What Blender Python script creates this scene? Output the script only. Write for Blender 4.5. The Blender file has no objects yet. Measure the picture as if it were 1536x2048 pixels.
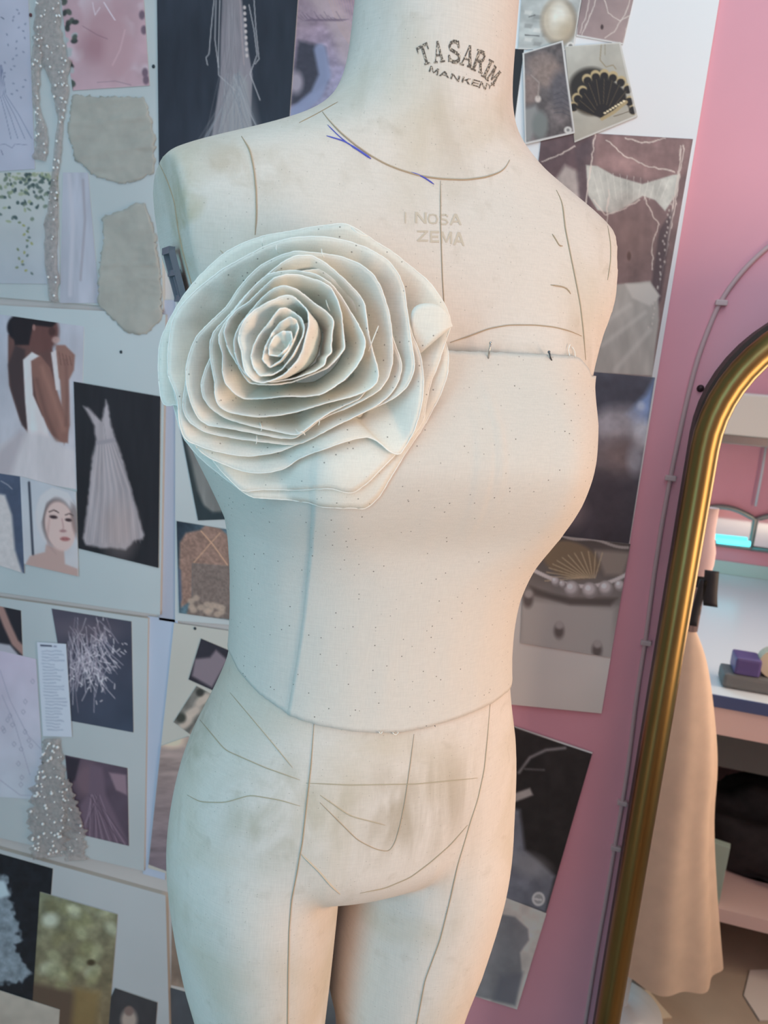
import bpy, bmesh, math, random
import numpy as np
from mathutils import Vector, Matrix, noise as mnoise
from mathutils.bvhtree import BVHTree
random.seed(7); rng = np.random.default_rng(7)
SC = bpy.context.scene; COL = SC.collection
# ------------------------------------------------------------------ camera
CH = 1.45                                  # camera height above the floor
FPX, PW, PH = 1500.0, 1536, 2048           # focal length in pixels of the 1536x2048 frame
hd, pt, rl = math.radians(-15), math.radians(12.6), math.radians(4.4)
FWD = np.array([math.cos(pt)*math.sin(hd), math.cos(pt)*math.cos(hd), -math.sin(pt)])
_r0 = np.array([math.cos(hd), -math.sin(hd), 0.0]); _u0 = np.cross(_r0, FWD)
RGT = _r0*math.cos(rl)+_u0*math.sin(rl); UPV = _u0*math.cos(rl)-_r0*math.sin(rl)
CAM = np.array([0, 0, CH])
cd = bpy.data.cameras.new('camera'); cam = bpy.data.objects.new('camera', cd); COL.objects.link(cam)
cam.matrix_world = Matrix(((RGT[0], UPV[0], -FWD[0], CAM[0]), (RGT[1], UPV[1], -FWD[1], CAM[1]), (RGT[2], UPV[2], -FWD[2], CAM[2]), (0, 0, 0, 1)))
cd.sensor_fit = 'HORIZONTAL'; cd.sensor_width = 36; cd.lens = FPX/PW*36; cd.clip_start = .02
cd.dof.use_dof = True; cd.dof.focus_distance = .56; cd.dof.aperture_fstop = 16.0
SC.camera = cam

def ray(px, py): return FWD+RGT*((px-PW/2)/FPX)-UPV*((py-PH/2)/FPX)
def proj(P):
    d = np.asarray(P, float)-CAM; z = d@FWD
    return np.stack([PW/2+FPX*(d@RGT)/z, PH/2-FPX*(d@UPV)/z], -1)
def aty(px, py, y):                        # the point seen at a pixel on the plane y = const
    v = ray(px, py); return CAM+v*(y/v[1])
def atz(px, py, z):
    v = ray(px, py); return CAM+v*((z-CH)/v[2])

# ------------------------------------------------------------------ helpers
def lin(c):
    c = np.asarray(c, float)/255.0
    return np.where(c <= .04045, c/12.92, ((c+.055)/1.055)**2.4)
def obj(name, verts, faces, mat=None, parent=None, smooth=True):
    me = bpy.data.meshes.new(name); me.from_pydata([tuple(map(float, v)) for v in verts], [], [tuple(map(int, f)) for f in faces])
    o = bpy.data.objects.new(name, me); COL.objects.link(o)
    if mat: me.materials.append(mat)
    if smooth: me.polygons.foreach_set('use_smooth', [True]*len(me.polygons))
    if parent: o.parent = parent
    return o
def bmobj(name, bm, mat=None, parent=None, smooth=False):
    me = bpy.data.meshes.new(name); bm.to_mesh(me); bm.free()
    o = bpy.data.objects.new(name, me); COL.objects.link(o)
    if mat: me.materials.append(mat)
    if smooth: me.polygons.foreach_set('use_smooth', [True]*len(me.polygons))
    if parent: o.parent = parent
    return o
def tag(o, label=None, cat=None, group=None, kind=None):
    if label: o['label'] = label
    if cat: o['category'] = cat
    if group: o['group'] = group
    if kind: o['kind'] = kind
    return o
def empty(name, label=None, cat=None, group=None, kind=None):
    return tag_e(bpy.data.objects.new(name, None), label, cat, group, kind)
def tag_e(o, *a):
    COL.objects.link(o); o.empty_display_size = .05; return tag(o, *a)
def add_box(bm, lo, hi, bevel=0.0):
    r = bmesh.ops.create_cube(bm, size=1.0); vs = r['verts']
    for v in vs:
        v.co = Vector([lo[i]+(v.co[i]+.5)*(hi[i]-lo[i]) for i in range(3)])
    if bevel:
        es = list({e for v in vs for e in v.link_edges})
        bmesh.ops.bevel(bm, geom=es, offset=bevel, segments=2, affect='EDGES', profile=.6)
def box(name, lo, hi, mat, parent=None, bevel=0.0, smooth=False):
    bm = bmesh.new(); add_box(bm, lo, hi, bevel); return bmobj(name, bm, mat, parent, smooth)
def tube_data(pts, r, seg=8, flat=None, cap=True):
    pts = np.asarray(pts, float); n = len(pts)
    r = np.broadcast_to(np.asarray(r, float), (n,))
    tan = np.gradient(pts, axis=0); tan /= np.linalg.norm(tan, axis=1)[:, None]+1e-12
    up = np.array([0, 0, 1.0]) if abs(tan[0][2]) < .9 else np.array([1.0, 0, 0])
    V = []; Fc = []
    for i in range(n):
        a = np.cross(up, tan[i]); a /= np.linalg.norm(a)+1e-12; b = np.cross(tan[i], a); up = b
        for k in range(seg):
            t = 2*math.pi*k/seg; V.append(pts[i]+r[i]*(a*math.cos(t)+b*math.sin(t)))
    for i in range(n-1):
        for k in range(seg):
            Fc.append((i*seg+k, i*seg+(k+1) % seg, (i+1)*seg+(k+1) % seg, (i+1)*seg+k))
    if cap:
        Fc.append(tuple(range(seg))[::-1]); Fc.append(tuple((n-1)*seg+k for k in range(seg)))
    return V, Fc
def tube(name, pts, r, mat, parent=None, seg=8):
    V, Fc = tube_data(pts, r, seg); return obj(name, V, Fc, mat, parent)
def resample(pts, n, closed=False):
    pts = np.asarray(pts, float)
    if closed: pts = np.vstack([pts, pts[:1]])
    s = np.concatenate([[0], np.cumsum(np.linalg.norm(np.diff(pts, axis=0), axis=1))])
    t = np.linspace(0, s[-1], n, endpoint=not closed)
    return np.stack([np.interp(t, s, pts[:, k]) for k in range(pts.shape[1])], -1)
def smooth_poly(pts, n, closed=False, it=3, w=None):
    p = resample(pts, n, closed)
    for _ in range(it):
        if closed: p = (np.roll(p, 1, 0)+2*p+np.roll(p, -1, 0))/4
        else: p[1:-1] = (p[:-2]+2*p[1:-1]+p[2:])/4
    return p

# ------------------------------------------------------------------ materials
def new_mat(name):
    m = bpy.data.materials.new(name); m.use_nodes = True; nt = m.node_tree
    return m, nt, nt.nodes['Principled BSDF']
def simple(name, rgb, rough=.6, metal=0.0, noise_amt=0.0, noise_scale=30.0, bump=0.0, spec=.5):
    m, nt, b = new_mat(name); c = lin(rgb)
    b.inputs['Roughness'].default_value = rough; b.inputs['Metallic'].default_value = metal
    b.inputs['Specular IOR Level'].default_value = spec
    b.inputs['Base Color'].default_value = (*c, 1)
    if noise_amt or bump:
        tc = nt.nodes.new('ShaderNodeTexCoord'); nz = nt.nodes.new('ShaderNodeTexNoise')
        nz.inputs['Scale'].default_value = noise_scale; nz.inputs['Detail'].default_value = 5
        nt.links.new(tc.outputs['Object'], nz.inputs['Vector'])
        if noise_amt:
            r = nt.nodes.new('ShaderNodeValToRGB')
            r.color_ramp.elements[0].position = .3; r.color_ramp.elements[1].position = .7
            r.color_ramp.elements[0].color = (*np.clip(c*(1-noise_amt), 0, 1), 1); r.color_ramp.elements[1].color = (*np.clip(c*(1+noise_amt), 0, 1), 1)
            nt.links.new(nz.outputs['Fac'], r.inputs['Fac']); nt.links.new(r.outputs['Color'], b.inputs['Base Color'])
        if bump:
            bp = nt.nodes.new('ShaderNodeBump'); bp.inputs['Strength'].default_value = bump; bp.inputs['Distance'].default_value = .002
            nt.links.new(nz.outputs['Fac'], bp.inputs['Height']); nt.links.new(bp.outputs['Normal'], b.inputs['Normal'])
    return m
def muslin(name, rgb, weave=1500.0, fleck=.5, transl=.15, stain=None, fleck_scale=260.0, spots=()):
    """woven cotton: fine crossing threads, dark seed flecks, a little light passing through"""
    m, nt, b = new_mat(name); N = nt.nodes; L = nt.links; c = lin(rgb)
    tc = N.new('ShaderNodeTexCoord'); b.inputs['Roughness'].default_value = .9; b.inputs['Specular IOR Level'].default_value = .15
    base = N.new('ShaderNodeRGB'); base.outputs[0].default_value = (*c, 1); cur = base.outputs[0]
    def mix(fac, a, bcol, kind='MIX'):
        x = N.new('ShaderNodeMix'); x.data_type = 'RGBA'; x.blend_type = kind
        if isinstance(fac, float): x.inputs[0].default_value = fac
        else: L.new(fac, x.inputs[0])
        L.new(a, x.inputs[6])
        if isinstance(bcol, tuple): x.inputs[7].default_value = (*bcol, 1)
        else: L.new(bcol, x.inputs[7])
        return x.outputs[2]
    def ramp(src, p0, p1, v0=0.0, v1=1.0):
        r = N.new('ShaderNodeMapRange'); r.inputs[1].default_value = p0; r.inputs[2].default_value = p1
        r.inputs[3].default_value = v0; r.inputs[4].default_value = v1; L.new(src, r.inputs[0]); return r.outputs[0]
    def noise(scale, detail=3.0, dist=0.0, stretch=None):
        n = N.new('ShaderNodeTexNoise'); n.inputs['Scale'].default_value = scale; n.inputs['Detail'].default_value = detail
        n.inputs['Distortion'].default_value = dist
        if stretch:
            mp = N.new('ShaderNodeMapping'); mp.inputs['Scale'].default_value = stretch; L.new(tc.outputs['Object'], mp.inputs[0]); L.new(mp.outputs[0], n.inputs['Vector'])
        else: L.new(tc.outputs['Object'], n.inputs['Vector'])
        return n.outputs['Fac']
    h = noise(weave*.28, 1.0, 0, (.25, .25, 3.2)); v = noise(weave*.28, 1.0, 0, (3.2, 3.2, .2))
    add = N.new('ShaderNodeMath'); add.operation = 'ADD'; L.new(h, add.inputs[0]); L.new(v, add.inputs[1])
    cur = mix(ramp(add.outputs[0], .75, 1.25, 0, .16), cur, tuple(c*.62))
    if stain:
        for (scale, lo, hi, amt, scol, st) in stain:
            cur = mix(ramp(noise(scale, 4.0, .6, st), lo, hi, 0, amt), cur, tuple(lin(scol)))
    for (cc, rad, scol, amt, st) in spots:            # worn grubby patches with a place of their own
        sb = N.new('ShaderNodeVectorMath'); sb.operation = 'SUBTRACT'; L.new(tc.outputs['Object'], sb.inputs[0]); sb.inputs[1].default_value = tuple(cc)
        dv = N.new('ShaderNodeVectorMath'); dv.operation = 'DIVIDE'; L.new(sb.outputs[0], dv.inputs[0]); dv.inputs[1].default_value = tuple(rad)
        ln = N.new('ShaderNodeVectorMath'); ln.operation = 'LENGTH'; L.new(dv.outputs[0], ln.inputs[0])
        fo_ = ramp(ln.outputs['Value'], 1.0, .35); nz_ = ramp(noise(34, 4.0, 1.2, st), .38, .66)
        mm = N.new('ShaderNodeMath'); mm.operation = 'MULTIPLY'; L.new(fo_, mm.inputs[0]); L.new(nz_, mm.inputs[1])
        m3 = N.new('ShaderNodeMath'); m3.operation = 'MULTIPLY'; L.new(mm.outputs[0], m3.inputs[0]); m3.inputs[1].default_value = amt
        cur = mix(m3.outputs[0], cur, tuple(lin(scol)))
    if fleck:
        vo = N.new('ShaderNodeTexVoronoi'); vo.inputs['Scale'].default_value = fleck_scale; L.new(tc.outputs['Object'], vo.inputs['Vector'])
        dot = ramp(vo.outputs['Distance'], .10, .20, 1.0, 0.0)
        gate = N.new('ShaderNodeSeparateColor'); L.new(vo.outputs['Color'], gate.inputs[0])
        g = ramp(gate.outputs[0], .86, .90)
        mu = N.new('ShaderNodeMath'); mu.operation = 'MULTIPLY'; L.new(dot, mu.inputs[0]); L.new(g, mu.inputs[1])
        m2 = N.new('ShaderNodeMath'); m2.operation = 'MULTIPLY'; L.new(mu.outputs[0], m2.inputs[0]); m2.inputs[1].default_value = fleck
        cur = mix(m2.outputs[0], cur, tuple(lin((70, 58, 45))))
    L.new(cur, b.inputs['Base Color'])
    bp = N.new('ShaderNodeBump'); bp.inputs['Strength'].default_value = .25; bp.inputs['Distance'].default_value = .0004
    L.new(add.outputs[0], bp.inputs['Height']); L.new(bp.outputs['Normal'], b.inputs['Normal'])
    if transl:
        tr = N.new('ShaderNodeBsdfTranslucent'); L.new(cur, tr.inputs[0]); ms = N.new('ShaderNodeMixShader'); ms.inputs[0].default_value = transl
        out = N['Material Output']; L.new(b.outputs[0], ms.inputs[1]); L.new(tr.outputs[0], ms.inputs[2]); L.new(ms.outputs[0], out.inputs[0])
    return m

M = {}
yaw = math.radians(20)
FD = math.sin(yaw)*np.array([math.cos(hd), -math.sin(hd), 0])-math.cos(yaw)*np.array([math.sin(hd), math.cos(hd), 0])
LD = np.cross([0, 0, 1], FD); ORG = np.array([-.155, .578, CH])
def loc(x, y, z): return ORG+np.multiply.outer(x, LD)+np.multiply.outer(y, FD)+np.multiply.outer(z, np.array([0, 0, 1.0]))
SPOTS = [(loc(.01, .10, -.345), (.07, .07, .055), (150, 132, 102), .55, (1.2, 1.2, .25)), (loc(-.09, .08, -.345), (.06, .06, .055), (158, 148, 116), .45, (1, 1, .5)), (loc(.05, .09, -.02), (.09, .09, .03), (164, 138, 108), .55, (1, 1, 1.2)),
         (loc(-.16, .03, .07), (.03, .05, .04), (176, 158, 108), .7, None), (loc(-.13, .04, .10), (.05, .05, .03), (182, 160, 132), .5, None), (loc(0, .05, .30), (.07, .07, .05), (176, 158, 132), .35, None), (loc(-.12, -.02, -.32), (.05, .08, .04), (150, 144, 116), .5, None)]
M['form'] = muslin('form_linen', (224, 213, 201), 1400, .35, 0.0,
                   [(9, .50, .72, .35, (190, 172, 138), None), (26, .56, .75, .25, (168, 150, 122), (1, 1, .35)), (60, .60, .78, .18, (150, 132, 104), None)], 420, SPOTS)
M['muslin'] = muslin('bodice_muslin', (224, 215, 203), 1700, .8, .06, None, 330)
M['petal'] = muslin('petal_muslin', (246, 241, 228), 1700, .7, .12, None, 330)
M['seam'] = simple('seam_thread', (178, 158, 132), .9)
M['seam_pale'] = simple('seam_ridge', (205, 190, 168), .9)
M['steel'] = simple('dark_steel', (92, 98, 104), .35, 1.0, .25, 200)
M['pin'] = simple('pin_steel', (190, 188, 182), .25, 1.0)
M['pen'] = simple('blue_pen', (86, 92, 190), .7)
M['pink'] = simple('pink_paint', (236, 168, 182), .62, 0, .03, 6, .12)
M['floor'] = simple('beige_floor', (176, 160, 142), .5, 0, .12, 5, .05)

# ------------------------------------------------------------------ dress form body
#  z      w      c     front  back   n   bust
TB = np.array([
(.32, .0564, .0085, .050, .055, 2.0, 0), (.26, .0583, .0115, .050, .055, 2.0, 0), (.20, .0606, .0104, .052, .060, 2.0, 0),
(.185, .0625, .0095, .052, .062, 2.0, 0), (.17, .067, .008, .052, .064, 2.0, 0), (.158, .076, .006, .052, .068, 2.0, 0), (.145, .098, .003, .053, .074, 2.1, 0),
(.132, .132, .001, .054, .080, 2.3, 0), (.122, .162, .0, .056, .086, 2.5, 0), (.113, .182, .0, .058, .090, 2.7, 0), (.10, .190, .0, .064, .094, 2.8, 0),
(.08, .189, .0, .073, .098, 2.8, 0), (.05, .182, .0003, .082, .100, 2.8, 0), (.02, .168, .0005, .087, .102, 2.6, .004), (-.02, .1575, .003, .091, .102, 2.4, .018),
(-.05, .163, .008, .092, .102, 2.3, .032), (-.08, .164, .008, .092, .100, 2.3, .040), (-.11, .152, .012, .091, .097, 2.2, .030),
(-.14, .1382, .013, .090, .094, 2.2, .010), (-.17, .1266, .0047, .088, .090, 2.2, 0), (-.20, .1202, -.0002, .086, .087, 2.2, 0), (-.23, .1190, -.0009, .086, .086, 2.2, 0),
(-.26, .1205, -.0007, .088, .088, 2.2, 0), (-.29, .1287, -.004, .092, .094, 2.2, 0), (-.32, .1392, -.0073, .096, .102, 2.2, 0), (-.35, .1487, -.0092, .099, .110, 2.2, 0),
(-.38, .1555, -.0103, .100, .116, 2.2, 0), (-.41, .1585, -.0101, .098, .119, 2.2, 0), (-.425, .150, -.011, .090, .112, 2.1, 0), (-.44, .118, -.013, .078, .096, 2.0, 0),
(-.452, .075, -.016, .060, .074, 2.0, 0), (-.462, .025, -.018, .03, .04, 2.0, 0)])
def dense(T, step):
    zz = np.arange(T[0, 0], T[-1, 0]-1e-9, -step); o = np.argsort(T[:, 0])
    D = np.stack([np.interp(zz, T[o, 0], T[o, k]) for k in range(T.shape[1])], -1)
    for _ in range(8): D[1:-1, 1:] = (D[:-2, 1:]+2*D[1:-1, 1:]+D[2:, 1:])/4
    return D
TH = np.linspace(0, 2*np.pi, 200, endpoint=False)
def ring(z, w, c, df, db, n, B):
    cx, sx = np.cos(TH), np.sin(TH)
    x = w*np.sign(cx)*np.abs(cx)**(2/n); s = np.sign(sx)*np.abs(sx)**(2/n)
    y = np.where(s > 0, df*s, db*s)
    y = y+np.where(s > 0, B*(np.exp(-((x-.085)/.05)**2)+np.exp(-((x+.085)/.05)**2))*np.clip(s*1.5, 0, 1), 0)
    return x+c, y
def loft(rings, closed_ends=True):
    n = len(rings[0]); V = np.concatenate(rings); Fc = []
    for i in range(len(rings)-1):
        for k in range(n): Fc.append((i*n+k, (i+1)*n+k, (i+1)*n+(k+1) % n, i*n+(k+1) % n))
    if closed_ends:
        Fc.append(tuple(range(n))); Fc.append(tuple(reversed(range((len(rings)-1)*n, len(rings)*n))))
    return V, Fc
rings = []
ZP = np.array([-.02, .02, .05, .113]); WP = np.array([.1568, .1629, .1712, .1800])
for (z, w, c, df, db, n, B) in dense(TB, .004):
    x, y = ring(z, w, c, df, db, n, B)
    if -.02 < z < .14:                                   # the flat arm plates
        lim = np.interp(z, ZP, WP)-.15*(y+.02)
        if z > .113: lim = lim+0*(z)
        x = np.clip(x, -lim, lim)
    wsh = np.clip((z-.03)/.06, 0, 1)*np.clip((.17-z)/.03, 0, 1)
    zz_ = z-wsh*(.085*np.clip(x-.06, 0, 1)+.02*np.clip(-x-.10, 0, 1))
    rings.append(loc(np.where(x > 0, x*(1-.045*wsh), x), y, zz_))
V1, F1 = loft(rings)
def leg(side):
    # z, outer x, inner x, y centre, half depth
    if side < 0: T = [(-.36, -.150, -.030, -.01, .085), (-.41, -.168, -.026, -.01, .096), (-.44, -.1695, -.0195, -.012, .104), (-.47, -.1672, -.0185, -.012, .103), (-.50, -.1636, -.0195, -.011, .100), (-.55, -.1543, -.0215, -.009, .094), (-.60, -.1419, -.0245, -.006, .087), (-.65, -.132, -.028, -.004, .081), (-.75, -.118, -.032, 0, .07), (-.85, -.110, -.038, 0, .06)]
    else: T = [(-.36, .130, -.008, -.01, .085), (-.41, .1475, -.010, -.01, .096), (-.44, .1507, -.0125, -.012, .104), (-.47, .1504, -.0100, -.012, .103), (-.50, .1478, -.012, -.011, .100), (-.55, .1359, -.0165, -.009, .094), (-.60, .1207, -.0165, -.006, .087), (-.65, .1089, -.0035, -.004, .081), (-.75, .098, .004, 0, .07), (-.85, .09, .010, 0, .06)]
    T = np.array(T); D = dense(T, .005); R = []
    for (z, xo, xi, yc, hdp) in D:
        cx, hw = (xo+xi)/2, abs(xo-xi)/2
        R.append(loc(cx+hw*np.cos(TH), yc+hdp*np.sin(TH), np.full_like(TH, z)))
    return loft(R)
V, Fc = list(V1), list(F1)
for s in (-1, 1):
    v2, f2 = leg(s); o = len(V); V += list(v2); Fc += [tuple(i+o for i in f) for f in f2]
tmp = obj('form_tmp', V, Fc)
bm = bmesh.new(); bm.from_mesh(tmp.data); bmesh.ops.recalc_face_normals(bm, faces=bm.faces); bm.to_mesh(tmp.data); bm.free()
md = tmp.modifiers.new('r', 'REMESH'); md.mode = 'VOXEL'; md.voxel_size = .0026
ms = tmp.modifiers.new('s', 'SMOOTH'); ms.factor = .5; ms.iterations = 5
dg = bpy.context.evaluated_depsgraph_get(); dg.update()
bme = bpy.data.meshes.new_from_object(tmp.evaluated_get(dg)); bpy.data.objects.remove(tmp)
FORM = empty('dress_form', 'cream linen dress form with stamped neck, seam lines and bare thighs', 'dress form')
body = bpy.data.objects.new('form_body', bme); COL.objects.link(body); bme.materials.clear(); bme.materials.append(M['form'])
bme.polygons.foreach_set('use_smooth', [True]*len(bme.polygons)); body.parent = FORM
nb = len(bme.vertices); co = np.empty(nb*3); bme.vertices.foreach_get('co', co); co = co.reshape(-1, 3)
# blend the tops of the thighs into the hips (the groin crease stays between the princess seams)
ne = len(bme.edges); ed = np.empty(ne*2, int); bme.edges.foreach_get('vertices', ed); ed = ed.reshape(-1, 2)
rel = co-ORG; lx, ly, lz = rel@LD, rel@FD, rel[:, 2]
wt = np.clip((np.abs(lx+.012)-.045)/.035, 0, 1)*np.clip((lz+.56)/.06, 0, 1)*np.clip((-.33-lz)/.05, 0, 1)
deg = np.bincount(ed.ravel(), minlength=nb)
for _ in range(260):
    sm = np.stack([np.bincount(ed[:, 0], co[ed[:, 1], k], nb)+np.bincount(ed[:, 1], co[ed[:, 0], k], nb) for k in range(3)], -1)/deg[:, None]
    co += (sm-co)*(wt*.6)[:, None]
bme.vertices.foreach_set('co', co.ravel()); bme.update()
BVH = BVHTree.FromPolygons([tuple(v) for v in co], [tuple(p.vertices) for p in bme.polygons])
def hit(px, py):
    v = Vector(ray(px, py)).normalized(); l, n, i, d = BVH.ray_cast(Vector(CAM), v)
    return (np.array(l), np.array(n), d) if l is not None else (None, None, None)
def on_body(pts, off=.0004, n=None):
    P = smooth_poly(pts, n or max(8, int(sum(math.dist(a, b) for a, b in zip(pts, pts[1:]))/7)), it=2); out = []
    for p in P:
        l, nn, d = hit(*p)
        if l is not None: out.append(l+nn*off)
    return out
# ------------------------------------------------------------------ stand under the form
def ring_lathe(name, prof, cx, cy, mat, parent, seg=40):
    V = []; Fc = []
    for (r, z) in prof:
        for k in range(seg):
            a = 2*math.pi*k/seg; V.append((cx+r*math.cos(a), cy+r*math.sin(a), z))
    for i in range(len(prof)-1):
        for k in range(seg): Fc.append((i*seg+k, i*seg+(k+1) % seg, (i+1)*seg+(k+1) % seg, (i+1)*seg+k))
    return obj(name, V, Fc, mat, parent)
ring_lathe('stand_pole', [(.0, .03), (.016, .03), (.016, 1.0), (0, 1.0)], *loc(.05, 0, 0)[:2], M['steel'], FORM, 20)
ring_lathe('stand_base', [(0, 0), (.20, 0), (.20, .012), (.17, .02), (.03, .035), (0, .035)], *loc(.05, 0, 0)[:2], M['steel'], FORM, 48)

# ------------------------------------------------------------------ seams, pen marks, stamps on the form
def mark(name, pts, r, mat, off=.0002, label=None, n=None):
    P = on_body(pts, off, n)
    if len(P) < 3: return None
    k = np.linspace(0, 1, len(P)); rr = .62*r*(.35+.65*np.clip(np.minimum(k, 1-k)*8, 0, 1))
    o = tube(name, P, rr, mat, FORM, 6)
    if label: o['label'] = label
    return o
SEAMS = [
 ([(645, 224), (655, 238), (680, 265), (710, 290), (740, 311), (770, 328), (800, 340), (840, 352), (880, 358), (930, 360), (970, 355), (1000, 345), (1012, 335), (1019, 320)], .0009),
 ([(598, 246), (630, 230), (676, 204)], .0005),
 ([(483, 273), (500, 300), (508, 340), (512, 380), (513, 430), (510, 470)], .0009),
 ([(319, 327), (336, 363), (349, 402), (357, 460), (366, 503), (383, 565), (392, 600)], .0008),
 ([(881, 362), (881, 450), (885, 560), (890, 640)], .0006),
 ([(1112, 380), (1118, 390), (1125, 409), (1130, 456), (1142, 516), (1151, 560), (1160, 607), (1166, 659), (1171, 720)], .0009),
 ([(1215, 452), (1221, 487), (1221, 521), (1215, 560)], .0007),
 ([(900, 685), (939, 672), (978, 657), (1017, 650), (1069, 650), (1108, 654), (1140, 662), (1163, 672)], .0007),
 ([(628, 1448), (622, 1530), (613, 1610), (604, 1690), (600, 1708), (595, 1740), (583, 1800), (578, 1860), (576, 1950), (575, 2040), (576, 2140)], .0008),
 ([(828, 1468), (820, 1530), (810, 1600), (800, 1650), (790, 1685), (778, 1704), (750, 1698), (715, 1680), (680, 1645), (640, 1605)], .0005),
 ([(980, 1408), (975, 1470), (968, 1540), (955, 1600), (940, 1645), (930, 1680), (915, 1730), (900, 1800), (880, 1880), (850, 1960), (835, 2040), (818, 2130)], .0008),
 ([(602, 1708), (640, 1745), (660, 1770), (680, 1788)], .0010), ([(935, 1650), (900, 1690), (860, 1725), (820, 1755), (770, 1776), (720, 1786)], .0008),
]
for i, (p, r) in enumerate(SEAMS): mark('seam', p, r, M['seam_pale'] if i == 11 else M['seam'])
M['pencil'] = simple('faded_pencil', (186, 173, 148), .95)
for p, r in [([(400, 1440), (450, 1500), (530, 1535), (600, 1560)], .0006), ([(460, 1385), (540, 1480), (585, 1535)], .0005), ([(375, 1590), (400, 1604), (450, 1605), (500, 1590), (560, 1600), (600, 1612)], .0006),
             ([(612, 1566), (700, 1570), (830, 1568), (955, 1556)], .0006), ([(640, 1590), (700, 1632), (770, 1650)], .0006), ([(440, 500), (452, 512), (470, 508)], .0004)]:
    mark('pencil_line', p, r, M['pencil'])
for p, r in [([(653, 272), (690, 283), (735, 313)], .0007), ([(700, 290), (722, 304), (742, 318)], .0011), ([(822, 345), (845, 353), (868, 369)], .0008), ([(655, 250), (680, 275), (700, 290)], .0005)]:
    mark('pen_line', p, r, M['pen'], .0003, 'blue ballpoint line')
for p in [[(1104, 468), (1115, 485), (1118, 494), (1125, 492)], [(1101, 570), (1130, 574), (1136, 578), (1141, 588)]]:
    mark('loose_thread_mark', p, .0008, M['seam'])
M['ink'], nt, b = new_mat('stamp_ink'); b.inputs['Roughness'].default_value = .85
tc = nt.nodes.new('ShaderNodeTexCoord'); nz = nt.nodes.new('ShaderNodeTexNoise'); nz.inputs['Scale'].default_value = 900; nt.links.new(tc.outputs['Object'], nz.inputs[0])
r_ = nt.nodes.new('ShaderNodeValToRGB'); r_.color_ramp.elements[0].position = .48; r_.color_ramp.elements[1].position = .66
r_.color_ramp.elements[0].color = (*lin((96, 88, 80)), 1); r_.color_ramp.elements[1].color = (*lin((205, 190, 170)), 1)
nt.links.new(nz.outputs[0], r_.inputs[0]); nt.links.new(r_.outputs[0], b.inputs['Base Color'])
M['ghost'] = simple('faint_stamp', (204, 190, 170), .9)
def stroke_poly(pts, w):                    # thick polyline -> quads
    Q = []; pts = np.asarray(pts, float)
    for a, b_ in zip(pts[:-1], pts[1:]):
        d = b_-a; d = d/(np.linalg.norm(d)+1e-9); nn = np.array([-d[1], d[0]])*w/2; e = d*w*.25
        Q.append([a-nn-e, b_-nn+e, b_+nn+e, a+nn-e])
    return Q
def rect(x0, y0, x1, y1): return [[np.array(p, float) for p in ((x0, y0), (x1, y0), (x1, y1), (x0, y1))]]
def qd(*p): return [[np.array(q, float) for q in p]]
GLY = {}
GLY['T'] = rect(0, .86, 1, 1)+rect(.40, 0, .62, .9)+rect(0, .66, .10, .9)+rect(.90, .66, 1, .9)+rect(.26, 0, .76, .09)
GLY['A'] = qd((.42, 1), (.60, 1), (.90, .05), (.66, .05))+qd((.40, 1), (.50, 1), (.20, .05), (.10, .05))+rect(.24, .30, .72, .40)+rect(0, 0, .34, .09)+rect(.56, 0, 1, .09)
sp = [(.90, .72), (.86, .86), (.70, .95), (.46, .97), (.22, .90), (.10, .75), (.20, .60), (.45, .52), (.70, .44), (.90, .32), (.86, .14), (.66, .04), (.40, .03), (.18, .12), (.10, .28)]
GLY['S'] = stroke_poly(sp, .17)+rect(.85, .66, .95, 1)+rect(.05, 0, .15, .34)
GLY['R'] = rect(.12, 0, .36, 1)+rect(0, 0, .46, .09)+rect(0, .91, .5, 1)+stroke_poly([(.36, .94), (.66, .93), (.80, .80), (.80, .66), (.66, .53), (.36, .50)], .17)+qd((.50, .52), (.70, .52), (.96, .05), (.74, .05))+rect(.68, 0, 1, .09)
GLY['I'] = rect(.28, 0, .74, 1)+rect(0, 0, 1, .09)+rect(0, .91, 1, 1)
GLY['M'] = rect(.10, 0, .24, 1)+rect(.72, 0, .92, 1)+qd((.12, 1), (.32, 1), (.56, .2), (.44, .2))+qd((.76, 1), (.88, 1), (.56, .2), (.46, .2))+rect(0, 0, .34, .09)+rect(.62, 0, 1, .09)+rect(0, .91, .3, 1)+rect(.74, .91, 1, 1)
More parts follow.
